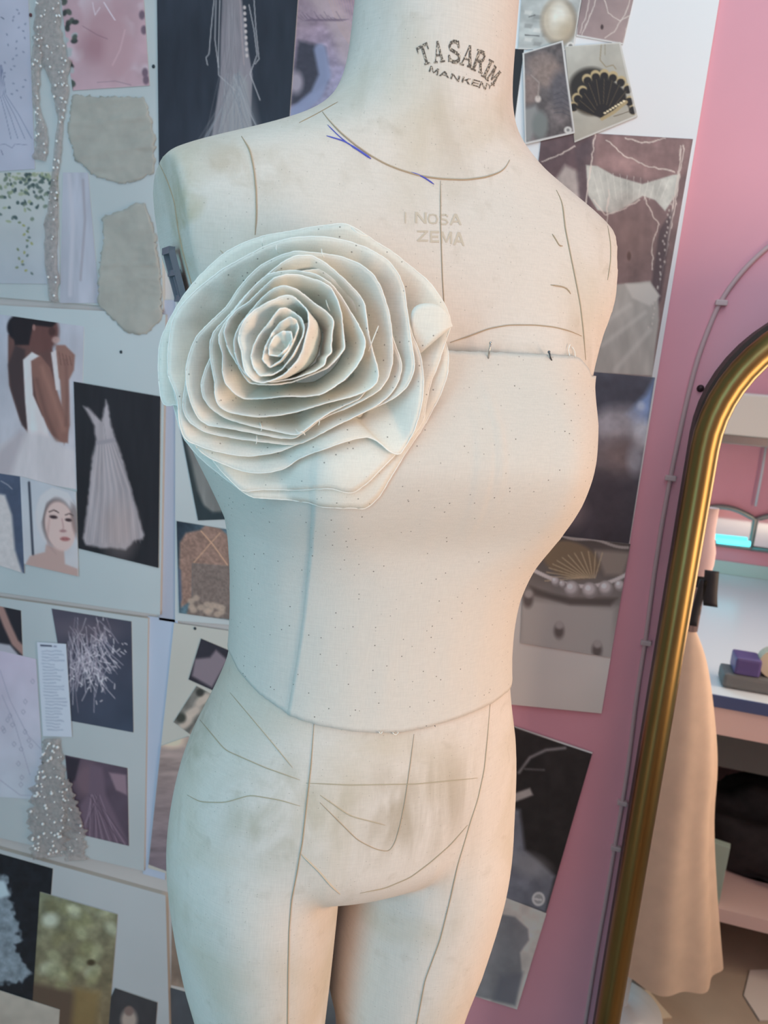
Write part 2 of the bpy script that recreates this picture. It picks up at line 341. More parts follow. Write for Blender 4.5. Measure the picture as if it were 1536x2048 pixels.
SAN = {'M': rect(0, 0, .17, 1)+rect(.83, 0, 1, 1)+qd((.0, 1), (.22, 1), (.56, .1), (.44, .1))+qd((.78, 1), (1, 1), (.56, .1), (.44, .1)),
 'A': qd((.38, 1), (.62, 1), (.18, 0), (0, 0))+qd((.38, 1), (.62, 1), (1, 0), (.82, 0))+rect(.2, .24, .8, .40),
 'N': rect(0, 0, .19, 1)+rect(.81, 0, 1, 1)+qd((0, 1), (.22, 1), (1, 0), (.78, 0)),
 'K': rect(0, 0, .2, 1)+qd((.72, 1), (.98, 1), (.38, .42), (.16, .42))+qd((.40, .60), (.56, .70), (1, 0), (.74, 0)),
 'E': rect(0, 0, .2, 1)+rect(0, .82, 1, 1)+rect(0, 0, 1, .18)+rect(0, .42, .9, .58), 'I': rect(.4, 0, .6, 1),
 'Y': qd((0, 1), (.24, 1), (.58, .5), (.42, .5))+qd((.76, 1), (1, 1), (.58, .5), (.42, .5))+rect(.40, 0, .60, .55),
 'O': stroke_poly([(.5, .92), (.2, .85), (.08, .5), (.2, .15), (.5, .08), (.8, .15), (.92, .5), (.8, .85), (.5, .92)], .15),
 'S': stroke_poly([(.9, .78), (.7, .92), (.3, .92), (.1, .75), (.25, .56), (.75, .44), (.9, .25), (.7, .08), (.3, .08), (.08, .24)], .15), 'Z': rect(0, .84, 1, 1)+rect(0, 0, 1, .16)+qd((.78, .9), (1, .9), (.22, .1), (0, .1))}
def stamp(name, items, glyphs, mat, org, sc, off, label):
    """items: (char, TL, TR, BR, BL) in crop pixels; letters are laid on the curved surface"""
    V = []; Fc = []
    for ch, tl, tr, br, bl in items:
        tl, tr, br, bl = [np.array(org)+np.array(p)*sc for p in (tl, tr, br, bl)]
        for q in glyphs[ch]:
            n = 4; idx = {}
            for i in range(n+1):
                for j in range(n+1):
                    u, v = i/n, j/n; g = (q[0]*(1-u)+q[1]*u)*(1-v)+(q[3]*(1-u)+q[2]*u)*v
                    p = (bl*(1-g[0])+br*g[0])*(1-g[1])+(tl*(1-g[0])+tr*g[0])*g[1]
                    l, nn, d = hit(*p)
                    if l is None: continue
                    idx[i, j] = len(V); V.append(l+nn*off)
            for i in range(n):
                for j in range(n):
                    k = [(i, j), (i+1, j), (i+1, j+1), (i, j+1)]
                    if all(t in idx for t in k): Fc.append([idx[t] for t in k])
    o = obj(name, V, Fc, mat, FORM); o['label'] = label; return o
stamp('stamp_lettering', [('T', (712, 295), (780, 258), (815, 388), (748, 406)), ('A', (816, 254), (872, 250), (892, 381), (822, 391)), ('S', (912, 252), (980, 250), (988, 390), (906, 380)),
  ('A', (1014, 272), (1076, 286), (1062, 424), (976, 396)), ('R', (1090, 300), (1152, 326), (1118, 456), (1044, 426)), ('I', (1162, 362), (1192, 378), (1146, 486), (1110, 468)), ('M', (1194, 398), (1236, 446), (1192, 532), (1136, 486))],
  GLY, M['ink'], (600, 0), .3255, .00025, 'arched black slab serif letters TASARIM')
stamp('stamp_lettering', [('M', (803, 404), (856, 426), (845, 466), (790, 440)), ('A', (866, 430), (918, 448), (916, 481), (852, 466)), ('N', (932, 450), (984, 468), (976, 504), (922, 484)), ('K', (1000, 470), (1052, 486), (1044, 522), (990, 506)),
  ('E', (1062, 486), (1106, 498), (1096, 536), (1050, 524)), ('N', (1110, 500), (1152, 512), (1140, 552), (1096, 540)), ('Y', (1152, 514), (1184, 520), (1176, 548), (1150, 546))],
  SAN, M['ink'], (600, 0), .3255, .00025, 'black sans letters MANKEN')
stamp('faint_lettering', [('I', (803, 424), (818, 425), (818, 447), (803, 446)), ('N', (830, 424), (853, 425), (853, 447), (830, 446)), ('O', (855, 427), (876, 428), (876, 449), (855, 448)), ('S', (878, 428), (897, 428), (897, 450), (878, 450)), ('A', (899, 428), (923, 428), (923, 450), (899, 450)),
  ('Z', (834, 461), (856, 461), (856, 483), (834, 483)), ('E', (860, 462), (878, 462), (878, 485), (860, 485)), ('M', (881, 463), (904, 464), (904, 488), (881, 487)), ('A', (906, 464), (929, 465), (929, 492), (906, 490))],
  SAN, M['ghost'], (0, 0), 1.0, .0002, 'faint worn letters on the chest')
# metal bracket on the arm plate
def on_body_pt(px, py, off): l, n, d = hit(px, py); return l+n*off
bm = bmesh.new()
pl = np.array([loc(-.1735, .012, .048), loc(-.1735, -.006, .048), loc(-.166, .010, .012), loc(-.166, -.008, .012)])
def plate_bar(p0, p1, wd, th):
    p0, p1 = np.array(p0), np.array(p1); d = p1-p0; ln = np.linalg.norm(d); d /= ln; nn = -LD; a = np.cross(d, nn); a /= np.linalg.norm(a); nn = np.cross(a, d)
    vs = []
    for s in (0, ln):
        for u, w_ in ((-1, -1), (1, -1), (1, 1), (-1, 1)): vs.append(bm.verts.new(p0+d*s+a*u*wd/2+nn*w_*th/2))
    for f in ((0, 1, 2, 3), (7, 6, 5, 4), (0, 4, 5, 1), (1, 5, 6, 2), (2, 6, 7, 3), (3, 7, 4, 0)): bm.faces.new([vs[i] for i in f])
def ap(y, z, out=.0025): return loc(-(np.interp(z, ZP, WP)-.15*(y+.02))*1.02-out, y, z)
plate_bar(ap(.020, .050), ap(.020, .020), .0045, .004); plate_bar(ap(.002, .050), ap(.002, .020), .0045, .004)
plate_bar(ap(.0, .050), ap(.022, .050), .0045, .004); plate_bar(ap(.0, .036), ap(.022, .036), .004, .004); plate_bar(ap(.0, .020), ap(.022, .020), .0045, .004); plate_bar(ap(.011, .034), ap(.011, .021), .012, .0025)
o = bmobj('arm_bracket', bm, simple('bracket_steel', (112, 122, 130), .4, .35), FORM); o['label'] = 'dark metal slotted bracket'

# ------------------------------------------------------------------ muslin bodice
BOD = empty('muslin_bodice', 'strapless cream muslin bodice with raw edges wrapped round the dress form', 'bodice')
def local(p): d = np.asarray(p)-ORG; return d@LD, d@FD, d[2]
CEN = TB[np.argsort(TB[:, 0])]
def cen(z): return np.interp(z, CEN[:, 0], CEN[:, 2])
def radius(th, z):
    c0 = cen(z); o = loc(c0+.4*math.cos(th), .4*math.sin(th), z); t = loc(c0, 0, z); d = t-o
    l, n, i, dd = BVH.ray_cast(Vector(o), Vector(d).normalized())
    return .4-dd if l is not None else .1
def edge_fn(pts, left_z=None, right_z=None):
    T_ = []
    for p in resample(pts, 60):
        l, n, d = hit(*p)
        if l is None: continue
        x, y, z = local(l); T_.append((math.atan2(y, x-cen(z)) % (2*math.pi), z))
    T_.sort(); T_ = np.array(T_)
    def f(th):
        t = (th+1.2) % (2*math.pi)-1.2          # front window -1.2..5.08
        return np.interp(t, T_[:, 0] if T_[0, 0] < 4 else T_[:, 0], T_[:, 1])
    return f, T_
topf, TT = edge_fn([(905, 702), (980, 704), (1060, 708), (1120, 711), (1148, 713), (1160, 722), (1172, 738), (1176, 752)])
botf, TBm = edge_fn([(466, 1312), (480, 1342), (520, 1386), (578, 1427), (640, 1448), (720, 1462), (800, 1462), (860, 1450), (920, 1431), (980, 1405), (1012, 1380)])
sp_ = []
for p in resample([(634, 900), (628, 1000), (622, 1100), (610, 1230), (595, 1330), (578, 1425), (576, 1440)], 24):
    l, n, d = hit(*p); x, y, z = local(l); sp_.append((z, math.atan2(y, x-cen(z))))
sp_ = np.array(sorted(sp_))
def split(z): return np.interp(z, sp_[:, 0], sp_[:, 1])
NTH = 220; thg = np.linspace(-math.pi, math.pi, NTH, endpoint=False); zg = np.linspace(.01, -.36, 130)
RG = np.zeros((len(zg), NTH))
for i, z in enumerate(zg):
    rr = np.array([radius(t, z) for t in thg]); P2 = np.stack([rr*np.cos(thg), rr*np.sin(thg)], -1)
    q = sorted(map(tuple, P2)); lo = []; up = []
    def cr(o, a, b_): return (a[0]-o[0])*(b_[1]-o[1])-(a[1]-o[1])*(b_[0]-o[0])
    for p in q:
        while len(lo) > 1 and cr(lo[-2], lo[-1], p) <= 0: lo.pop()
        lo.append(p)
    for p in reversed(q):
        while len(up) > 1 and cr(up[-2], up[-1], p) <= 0: up.pop()
        up.append(p)
    H = np.array(lo[:-1]+up[:-1]); ha = np.arctan2(H[:, 1], H[:, 0]); o_ = np.argsort(ha); H = H[o_]; ha = ha[o_]
    for j, t in enumerate(thg):
        k = np.searchsorted(ha, t) % len(H); a, b_ = H[k-1], H[k]; e = b_-a; dv = np.array([math.cos(t), math.sin(t)])
        den = dv[0]*e[1]-dv[1]*e[0]; RG[i, j] = (a[0]*e[1]-a[1]*e[0])/den if abs(den) > 1e-9 else rr[j]
for _ in range(3): RG[1:-1] = (RG[:-2]+2*RG[1:-1]+RG[2:])/4
def rad_at(t, z):
    fi = np.interp(-z, -zg, np.arange(len(zg))); i = int(min(fi, len(zg)-2)); a = fi-i
    fj = (t+math.pi)/(2*math.pi)*NTH; j = int(math.floor(fj)); b_ = fj-j; j %= NTH; j2 = (j+1) % NTH
    return (RG[i, j]*(1-b_)+RG[i, j2]*b_)*(1-a)+(RG[i+1, j]*(1-b_)+RG[i+1, j2]*b_)*a
FOLD = []
for px, py in ((918, 930), (932, 960), (960, 890)):
    x_, y_, z_ = local(hit(px, py)[0]); FOLD.append((math.atan2(y_, x_-cen(z_)), z_))
def panel(name, t0f, t1f, off, nu=150, nv=90):
    V = []; Fc = []
    for j in range(nv):
        v = j/(nv-1)
        for i in range(nu):
            u = i/(nu-1); z = -.15
            for _ in range(3):
                t = t0f(z)*(1-u)+t1f(z)*u; zt, zb = topf(t), botf(t); z = zt*(1-v)+zb*v
            edge = min(1, 12*min(v, 1-v)); jit = (mnoise.noise((t*40, v*3, off*900))*.0007)*(1-edge)
            z += jit; r = rad_at(t, z)+off+sum(.0011*math.exp(-((t-ft)/.018)**2-((z-fz)/.035)**2) for ft, fz in FOLD)+.0004*mnoise.noise((t*7, z*30, 2))
            V.append(loc(cen(z)+r*math.cos(t), r*math.sin(t), z))
    for j in range(nv-1):
        for i in range(nu-1): Fc.append((j*nu+i, (j+1)*nu+i, (j+1)*nu+i+1, j*nu+i+1))
    o = obj(name, V, Fc, M['muslin'], BOD); md = o.modifiers.new('t', 'SOLIDIFY'); md.thickness = .0005; md.offset = 1; return o
panel('front_panel', lambda z: split(z), lambda z: -1.35, .0020)
panel('side_panel', lambda z: 2*math.pi-1.45, lambda z: split(z)-.10, .0009)
BT = [BVHTree.FromPolygons([v.co.copy() for v in o.data.vertices], [tuple(p.vertices) for p in o.data.polygons]) for o in BOD.children]

# ------------------------------------------------------------------ pins and loose threads on the bodice
dg.update()
def bod_pt(px, py, up):
    best = None
    for o in BOD.children:
        ob = o.evaluated_get(bpy.context.evaluated_depsgraph_get())
        ok, l, n, i = ob.ray_cast(Vector(CAM), Vector(ray(px, py)).normalized())
        if ok and (best is None or (l-Vector(CAM)).length < best[0]): best = ((l-Vector(CAM)).length, np.array(l), np.array(n))
    if best is None:
        l, n, d = hit(px, py); best = (d, l, n)
    n = best[2] if np.dot(best[2], ray(px, py)) < 0 else -best[2]
    return best[1]+n*up
PINS = [((981, 686), (977, 718), 'steel pin standing at the top edge of the bodice left of the bent one'), ((1098, 704), (1105, 722), 'dark bent pin near the right end of the bodice top edge'), ((866, 1443), (873, 1459), 'dark pin through the bottom hem of the bodice')]
for i, (a, b_, lb) in enumerate(PINS):
    pa = bod_pt(*b_, -.001); pb = bod_pt(*b_, .0)+(aty(*a, 1.0)-aty(*b_, 1.0))*0
    v = ray(*a); dpt = np.linalg.norm(bod_pt(*b_, 0)-CAM)
    q = CAM+v/np.linalg.norm(v)*(dpt-.004); p = bod_pt(*b_, -.0008)
    r = tag(empty('dressmaker_pin'), lb, 'pin', 'pins in the bodice')
    mt = M['pin'] if i == 0 else M['steel']
    tube('shaft', [p, (p+q)/2, q], .0006, mt, r, 8)
    bm = bmesh.new(); bmesh.ops.create_uvsphere(bm, u_segments=10, v_segments=6, radius=.0010)
    for v_ in bm.verts: v_.co += Vector(q)
    bmobj('head', bm, mt, r, True)
M['thread'] = simple('cotton_thread', (252, 248, 238), .9)
for pts in [[(1136, 712), (1133, 700), (1137, 690)], [(1147, 714), (1146, 703), (1141, 695)], [(757, 1462), (760, 1467), (764, 1462)], [(784, 1464), (790, 1469), (796, 1463)]]:
    tube('frayed_thread', [bod_pt(*p, .0015) for p in smooth_poly(pts, 10)], .0003, M['thread'], BOD, 5)

# ------------------------------------------------------------------ the muslin rose
ROSE = empty('fabric_rose', 'large layered rose of raw edged cream muslin pinned on the bust', 'fabric flower')
CR = np.array((572., 690.))
lb_, nb_, db_ = hit(575, 690)
tocam = -ray(575, 690); tocam /= np.linalg.norm(tocam)
RN = tocam*.92+nb_*.25; RN /= np.linalg.norm(RN); RP = lb_+RN*.004
def on_plane(px, py, h):
    v = ray(px, py); t = np.dot(RP+RN*h-CAM, RN)/np.dot(v, RN); P = CAM+v*t
    l, n, d = hit(px, py); vd = Vector(v).normalized()
    for bt in BT:
        l2, n2, i2, d2 = bt.ray_cast(Vector(CAM), vd)
        if l2 is not None and (d is None or d2 < d): l, d = l2, d2
    if l is not None:
        dn = np.linalg.norm(P-CAM); lim = d-(.002+max(0, h)*.45)
        if dn > lim: P = CAM+(P-CAM)/dn*lim
    return P
E_ = {}
E_['A'] = [(330, 745), (345, 800), (355, 843), (369, 880), (400, 916), (450, 957), (487, 985), (502, 995), (571, 999), (621, 1005), (640, 1014), (683, 1016), (717, 1016), (729, 1020), (758, 995), (785, 949), (812, 905), (846, 855), (881, 790), (896, 747), (897, 705), (878, 640), (800, 560), (700, 490), (600, 475), (480, 505), (400, 575), (350, 660)]
E_['B'] = [(318, 762), (323, 807), (335, 814), (358, 806), (368, 850), (400, 885), (440, 940), (484, 984), (521, 979), (600, 980), (662, 976), (690, 985), (706, 987), (735, 966), (785, 915), (831, 866), (848, 839), (852, 807), (860, 768), (877, 728), (883, 707), (898, 661), (904, 652), (898, 630), (885, 600), (858, 563), (825, 536), (787, 505), (752, 484), (717, 460), (692, 447), (662, 449), (620, 455), (581, 463), (529, 471), (487, 486), (450, 505), (425, 527), (394, 557), (362, 598), (342, 634), (325, 669), (319, 690), (316, 732)]
E_['C'] = [(394, 897), (415, 914), (446, 928), (477, 940), (508, 946), (540, 945), (571, 937), (592, 920), (621, 907), (652, 897), (687, 884), (717, 876), (735, 873), (752, 880), (767, 893), (783, 907), (800, 911), (808, 897), (829, 862), (840, 824), (846, 793), (847, 752), (840, 705), (826, 675), (816, 640), (806, 600), (795, 560), (770, 522), (730, 498), (650, 478), (581, 480), (500, 512), (446, 544), (400, 580), (366, 615), (350, 645), (342, 700), (342, 750), (352, 800), (365, 850)]
E_['D'] = [(336, 752), (336, 700), (344, 642), (362, 611), (400, 573), (446, 538), (498, 509), (540, 488), (581, 476), (620, 473), (652, 474), (694, 482), (735, 496), (777, 521), (798, 550), (808, 575), (812, 607), (817, 638), (821, 675), (828, 715), (829, 738), (821, 760), (813, 776), (787, 797), (754, 813), (704, 834), (669, 850), (631, 868), (600, 886), (560, 903), (540, 907), (500, 913), (467, 910), (425, 901), (379, 885), (366, 874), (357, 840), (356, 800), (344, 768)]
E_['H'] = [(366, 805), (371, 765), (382, 720), (402, 675), (435, 640), (475, 600), (510, 560), (560, 525), (640, 518), (700, 530), (745, 565), (775, 640), (790, 690), (800, 715), (804, 732), (802, 745), (796, 766), (779, 791), (754, 811), (704, 836), (669, 852), (631, 873), (600, 888), (571, 889), (540, 885), (487, 879), (435, 870), (404, 862), (379, 845), (367, 824)]
E_['G'] = [(372, 741), (375, 721), (383, 694), (394, 671), (417, 648), (454, 613), (477, 577), (500, 550), (523, 530), (560, 511), (592, 502), (642, 507), (683, 513), (720, 528), (746, 548), (762, 575), (777, 621), (783, 659), (785, 690), (785, 726), (777, 755), (760, 780), (725, 801), (694, 816), (662, 828), (637, 841), (612, 862), (590, 877), (560, 876), (508, 866), (456, 856), (417, 851), (398, 839), (383, 810), (373, 772)]
E_['I2'] = [(402, 768), (409, 742), (423, 712), (432, 680), (460, 650), (500, 600), (560, 548), (640, 538), (700, 585), (725, 640), (742, 700), (748, 760), (720, 797), (660, 824), (630, 844), (600, 868), (588, 870), (550, 862), (508, 853), (477, 845), (446, 834), (421, 816), (406, 795)]
E_['I'] = [(430, 765), (424, 735), (420, 709), (420, 686), (427, 664), (446, 644), (465, 623), (490, 592), (521, 561), (546, 540), (567, 523), (592, 511), (625, 511), (652, 527), (687, 557), (717, 588), (729, 607), (733, 638), (737, 670), (746, 705), (755, 735), (757, 748), (754, 766), (737, 780), (704, 793), (662, 803), (631, 812), (592, 824), (560, 830), (519, 834), (487, 830), (456, 824), (437, 812), (430, 793)]
E_['J'] = [(445, 741), (446, 709), (438, 685), (438, 668), (450, 646), (467, 623), (487, 598), (508, 573), (535, 549), (560, 543), (592, 541), (631, 548), (662, 567), (683, 594), (698, 619), (717, 650), (729, 675), (731, 690), (725, 713), (710, 737), (692, 757), (662, 778), (642, 789), (610, 793), (571, 792), (529, 797), (487, 798), (467, 785), (450, 766)]
E_['K'] = [(454, 690), (448, 664), (456, 640), (473, 620), (497, 605), (522, 580), (548, 556), (571, 549), (600, 550), (642, 563), (662, 575), (675, 600), (683, 627), (686, 659), (690, 696), (677, 714), (655, 736), (616, 752), (585, 764), (554, 769), (522, 769), (499, 766), (488, 752), (476, 730), (460, 705)]
E_['L'] = [(469, 705), (468, 680), (478, 652), (497, 628), (522, 598), (544, 579), (567, 571), (592, 578), (608, 590), (630, 608), (652, 623), (668, 640), (664, 668), (662, 692), (664, 706), (650, 716), (652, 728), (630, 742), (592, 756), (550, 764), (515, 763), (492, 750), (478, 730)]
E_['M'] = [(483, 700), (476, 680), (480, 658), (490, 638), (507, 622), (535, 605), (560, 594), (574, 590), (588, 594), (603, 608), (616, 622), (618, 650), (611, 677), (605, 702), (593, 724), (569, 749), (547, 760), (526, 766), (507, 762), (491, 745), (485, 722)]
E_['N'] = [(502, 713), (507, 692), (519, 669), (538, 646), (551, 627), (560, 617), (572, 616), (588, 625), (604, 638), (609, 655), (606, 672), (597, 690), (585, 712), (565, 738), (545, 750), (520, 752), (507, 735)]
E_['O'] = [(525, 720), (530, 695), (544, 667), (560, 646), (579, 634), (592, 640), (597, 655), (590, 675), (578, 700), (560, 722), (540, 735)]
E_['P'] = [(538, 710), (538, 693), (548, 674), (566, 663), (582, 664), (585, 678), (575, 695), (558, 712)]
#        height depth base
LAY = [('A', .002, .004, .55), ('B', .007, .010, .52), ('C', .016, .015, .60), ('D', .021, .018, .62), ('H', .024, .018, .66), ('G', .029, .020, .64), ('I2', .032, .020, .66), ('I', .037, .021, .66),
       ('J', .043, .023, .64), ('K', .048, .022, .68), ('L', .052, .018, .66), ('M', .059, .020, .58), ('N', .059, .013, .52), ('O', .060, .010, .45), ('P', .061, .006, .3)]
for li, (k, h0, dep, sb) in enumerate(LAY):
    n = 220 if li < 10 else 130; m = 12; h0 *= 1.18; dep *= 1.3
    e = resample(E_[k], n, True)
    for _ in range(2): e = (np.roll(e, 1, 0)+2*e+np.roll(e, -1, 0))/4
    per = np.linalg.norm(np.roll(e, -1, 0)-e, axis=1).sum()
    cc = e.mean(0)*.6+CR*.4
    V = []; Fc = []
    ph = rng.uniform(0, 6.28, 4)
    for i in range(n):
        a = 2*math.pi*i/n
        wav = .0011*math.sin(3*a+ph[0])+.0009*math.sin(5*a+ph[1])+.0005*math.sin(9*a+ph[2])
        fr = np.array([mnoise.noise((e[i][0]*.35, e[i][1]*.35, li)), mnoise.noise((e[i][1]*.35, e[i][0]*.35, li+9))])*.9
        sh = np.array([50., 15.]) if k == 'M' else np.array([10., 13.])*min(1, li/4)
        bpt = cc+(e[i]-cc)*sb+sh
        out = e[i]-cc; lr = max(0, (out@np.array([.6, .8]))/(np.linalg.norm(out)+1e-6))      # lower right: steeper wall
        for j in range(m):
            v = j/(m-1)
            q = e[i]*(1-v)+bpt*v
            q = q+(fr if j == 0 else 0)+out/np.linalg.norm(out)*(2.5*math.sin(math.pi*v)*(1+mnoise.noise((q[0]*.03, q[1]*.03, li*3.3)))*min(1, li/3))
            hh = h0+wav*(1-v)-dep*(v**1.45)+.0010*mnoise.noise((q[0]*.025, q[1]*.025, li*1.7))*(1 if li > 1 else .4)
            V.append(on_plane(q[0], q[1], hh))
    for i in range(n):
        for j in range(m-1): Fc.append((i*m+j, ((i+1) % n)*m+j, ((i+1) % n)*m+j+1, i*m+j+1))
    if k == 'P': Fc.append([i*m+m-1 for i in range(n)])
    o = obj('petal', V, Fc, M['petal'], ROSE); md = o.modifiers.new('t', 'SOLIDIFY'); md.thickness = .0006; md.offset = 0
    rim = np.array([V[i*m] for i in range(n)]+[V[0]]); tube('lit_raw_edge', rim, np.array([.00042+.00016*mnoise.noise((i*.8, li, 0)) for i in range(n+1)]), M['thread'], o, 5)  # frayed rim; its paler colour paints in the light the edge catches
# the tip of the outer petal folded over at the right
fo = [(904, 652), (896, 628), (882, 612), (862, 606), (842, 607), (828, 612), (821, 627), (821, 648), (826, 668), (834, 690), (841, 706)]; fo = smooth_poly(fo, 24, it=1)
V = []; Fc = []
for i, p in enumerate(fo):
    u = i/(len(fo)-1)
    base = np.array((904, 652))*(1-u)+np.array((841, 706))*u
    for j in range(8):
        v = j/7; q = p*(1-v)+base*v; V.append(on_plane(q[0], q[1], .013+.008*math.sin(math.pi*min(1, u*1.0))*(1-v)+.004*v*math.sin(math.pi*u)))
for i in range(len(fo)-1):
    for j in range(7): Fc.append((i*8+j, i*8+j+1, (i+1)*8+j+1, (i+1)*8+j))
o = obj('folded_petal_tip', V, Fc, M['petal'], ROSE); md = o.modifiers.new('t', 'SOLIDIFY'); md.thickness = .0006
for pts, h in [([(757, 652), (748, 674), (737, 702)], .044), ([(553, 490), (552, 500), (557, 506)], .026), ([(643, 498), (644, 508), (648, 516)], .036), ([(592, 858), (597, 868), (604, 860), (610, 870)], .04), ([(520, 845), (524, 855), (522, 862)], .034),
               ([(633, 835), (640, 842), (637, 850)], .036), ([(526, 475), (524, 485), (525, 492)], .016), ([(702, 455), (712, 464), (722, 470), (735, 472)], .014), ([(513, 870), (514, 882), (512, 888)], .03), ([(612, 570), (618, 574), (628, 571)], .046), ([(652, 600), (655, 612), (660, 622)], .05)]:
    tube('loose_thread', [on_plane(p[0], p[1], h+.003*math.sin(3.1*i/9)) for i, p in enumerate(smooth_poly(pts, 10))], .00028, M['thread'], ROSE, 5)
# ------------------------------------------------------------------ the pinned wall: boards and prints
WY = 1.05
def vnoise(x, y, s, seed=0):
    x, y = x/s+seed*17.3, y/s+seed*9.7; xi, yi = np.floor(x).astype(np.int64), np.floor(y).astype(np.int64); fx, fy = x-xi, y-yi
    fx, fy = fx*fx*(3-2*fx), fy*fy*(3-2*fy)
    def hsh(a, b_):
        n = (a*374761393+b_*668265263+seed*362437) & 0xffffffff; n = ((n ^ (n >> 13))*1274126177) & 0xffffffff
        return ((n ^ (n >> 16)) & 0xffff)/65535.0
    return (hsh(xi, yi)*(1-fx)+hsh(xi+1, yi)*fx)*(1-fy)+(hsh(xi, yi+1)*(1-fx)+hsh(xi+1, yi+1)*fx)*fy
def fbm(x, y, s, seed=0, o=3): return sum(vnoise(x, y, s/2**k, seed+k)*.5**k for k in range(o))/sum(.5**k for k in range(o))
class Art:
    """paints the picture of a print, point by point"""
    def __init__(s, X, Y): s.X, s.Y = X, Y; s.c = np.zeros((len(X), 3))
    def _mix(s, a, rgb): a = np.clip(a, 0, 1)[:, None]; s.c = s.c*(1-a)+np.asarray(rgb, float)*a
    def fill(s, rgb): s.c[:] = rgb; return s
    def grad(s, p0, p1, c0, c1):
        d = np.subtract(p1, p0).astype(float); t = np.clip(((s.X-p0[0])*d[0]+(s.Y-p0[1])*d[1])/(d@d), 0, 1)[:, None]
        s.c = np.asarray(c0, float)*(1-t)+np.asarray(c1, float)*t; return s
    def poly(s, pts, rgb, soft=1.5, a=1.0, nz=0):
        P = np.asarray(pts, float); D = np.full(len(s.X), 1e9); ins = np.zeros(len(s.X), bool)
        X = s.X+(vnoise(s.X, s.Y, 7, 3)-.5)*nz; Y = s.Y+(vnoise(s.X, s.Y, 7, 5)-.5)*nz
        for p, q in zip(P, np.roll(P, -1, 0)):
            e = q-p; t = np.clip(((X-p[0])*e[0]+(Y-p[1])*e[1])/(e@e+1e-9), 0, 1)
            D = np.minimum(D, np.hypot(X-p[0]-t*e[0], Y-p[1]-t*e[1]))
            cnd = (p[1] > Y) != (q[1] > Y)
            if abs(e[1]) > 1e-9: ins ^= cnd & (X < p[0]+(Y-p[1])*e[0]/e[1])
        sd = np.where(ins, D, -D); s._mix(np.clip(sd/soft+.5, 0, 1)*a, rgb); return s
    def ell(s, cx, cy, rx, ry, rgb, soft=.25, rot=0, a=1.0):
        c_, s_ = math.cos(math.radians(rot)), math.sin(math.radians(rot)); dx, dy = s.X-cx, s.Y-cy
        r = np.hypot((dx*c_+dy*s_)/rx, (-dx*s_+dy*c_)/ry); s._mix(np.clip((1-r)/soft+.5, 0, 1)*a, rgb); return s
    def line(s, pts, w, rgb, a=1.0, soft=1.0, nz=0):
        P = np.asarray(pts, float); D = np.full(len(s.X), 1e9)
        X = s.X+(vnoise(s.X, s.Y, 9, 1)-.5)*nz; Y = s.Y+(vnoise(s.X, s.Y, 9, 2)-.5)*nz
        for p, q in zip(P[:-1], P[1:]):
            e = q-p; t = np.clip(((X-p[0])*e[0]+(Y-p[1])*e[1])/(e@e+1e-9), 0, 1)
            D = np.minimum(D, np.hypot(X-p[0]-t*e[0], Y-p[1]-t*e[1]))
        s._mix(np.clip((w/2-D)/soft+.5, 0, 1)*a, rgb); return s
    def tex(s, scale, amt, seed=0, sx=1, sy=1, o=3): s.c = np.clip(s.c*(1+(fbm(s.X/sx, s.Y/sy, scale, seed, o)[:, None]-.5)*2*amt), 0, 255); return s
    def over(s, rgb, scale, lo, hi, a, seed=0, sx=1, sy=1): s._mix(np.clip((fbm(s.X/sx, s.Y/sy, scale, seed)-lo)/(hi-lo), 0, 1)*a, rgb); return s
M['print'], nt, b = new_mat('photo_paper'); at = nt.nodes.new('ShaderNodeVertexColor'); at.layer_name = 'ink'
nt.links.new(at.outputs[0], b.inputs['Base Color']); b.inputs['Roughness'].default_value = .42; b.inputs['Specular IOR Level'].default_value = .35
REF = {'ul': (178, 198, 208), 'ml': (160, 184, 196), 'll': (152, 168, 176), 'bl': (150, 148, 146), 'ur': (205, 213, 222), 'mr': (178, 176, 172), 'lr': (134, 130, 130), 'uc': (180, 195, 205), 'bm': (148, 142, 138)}
NPRINT = 0
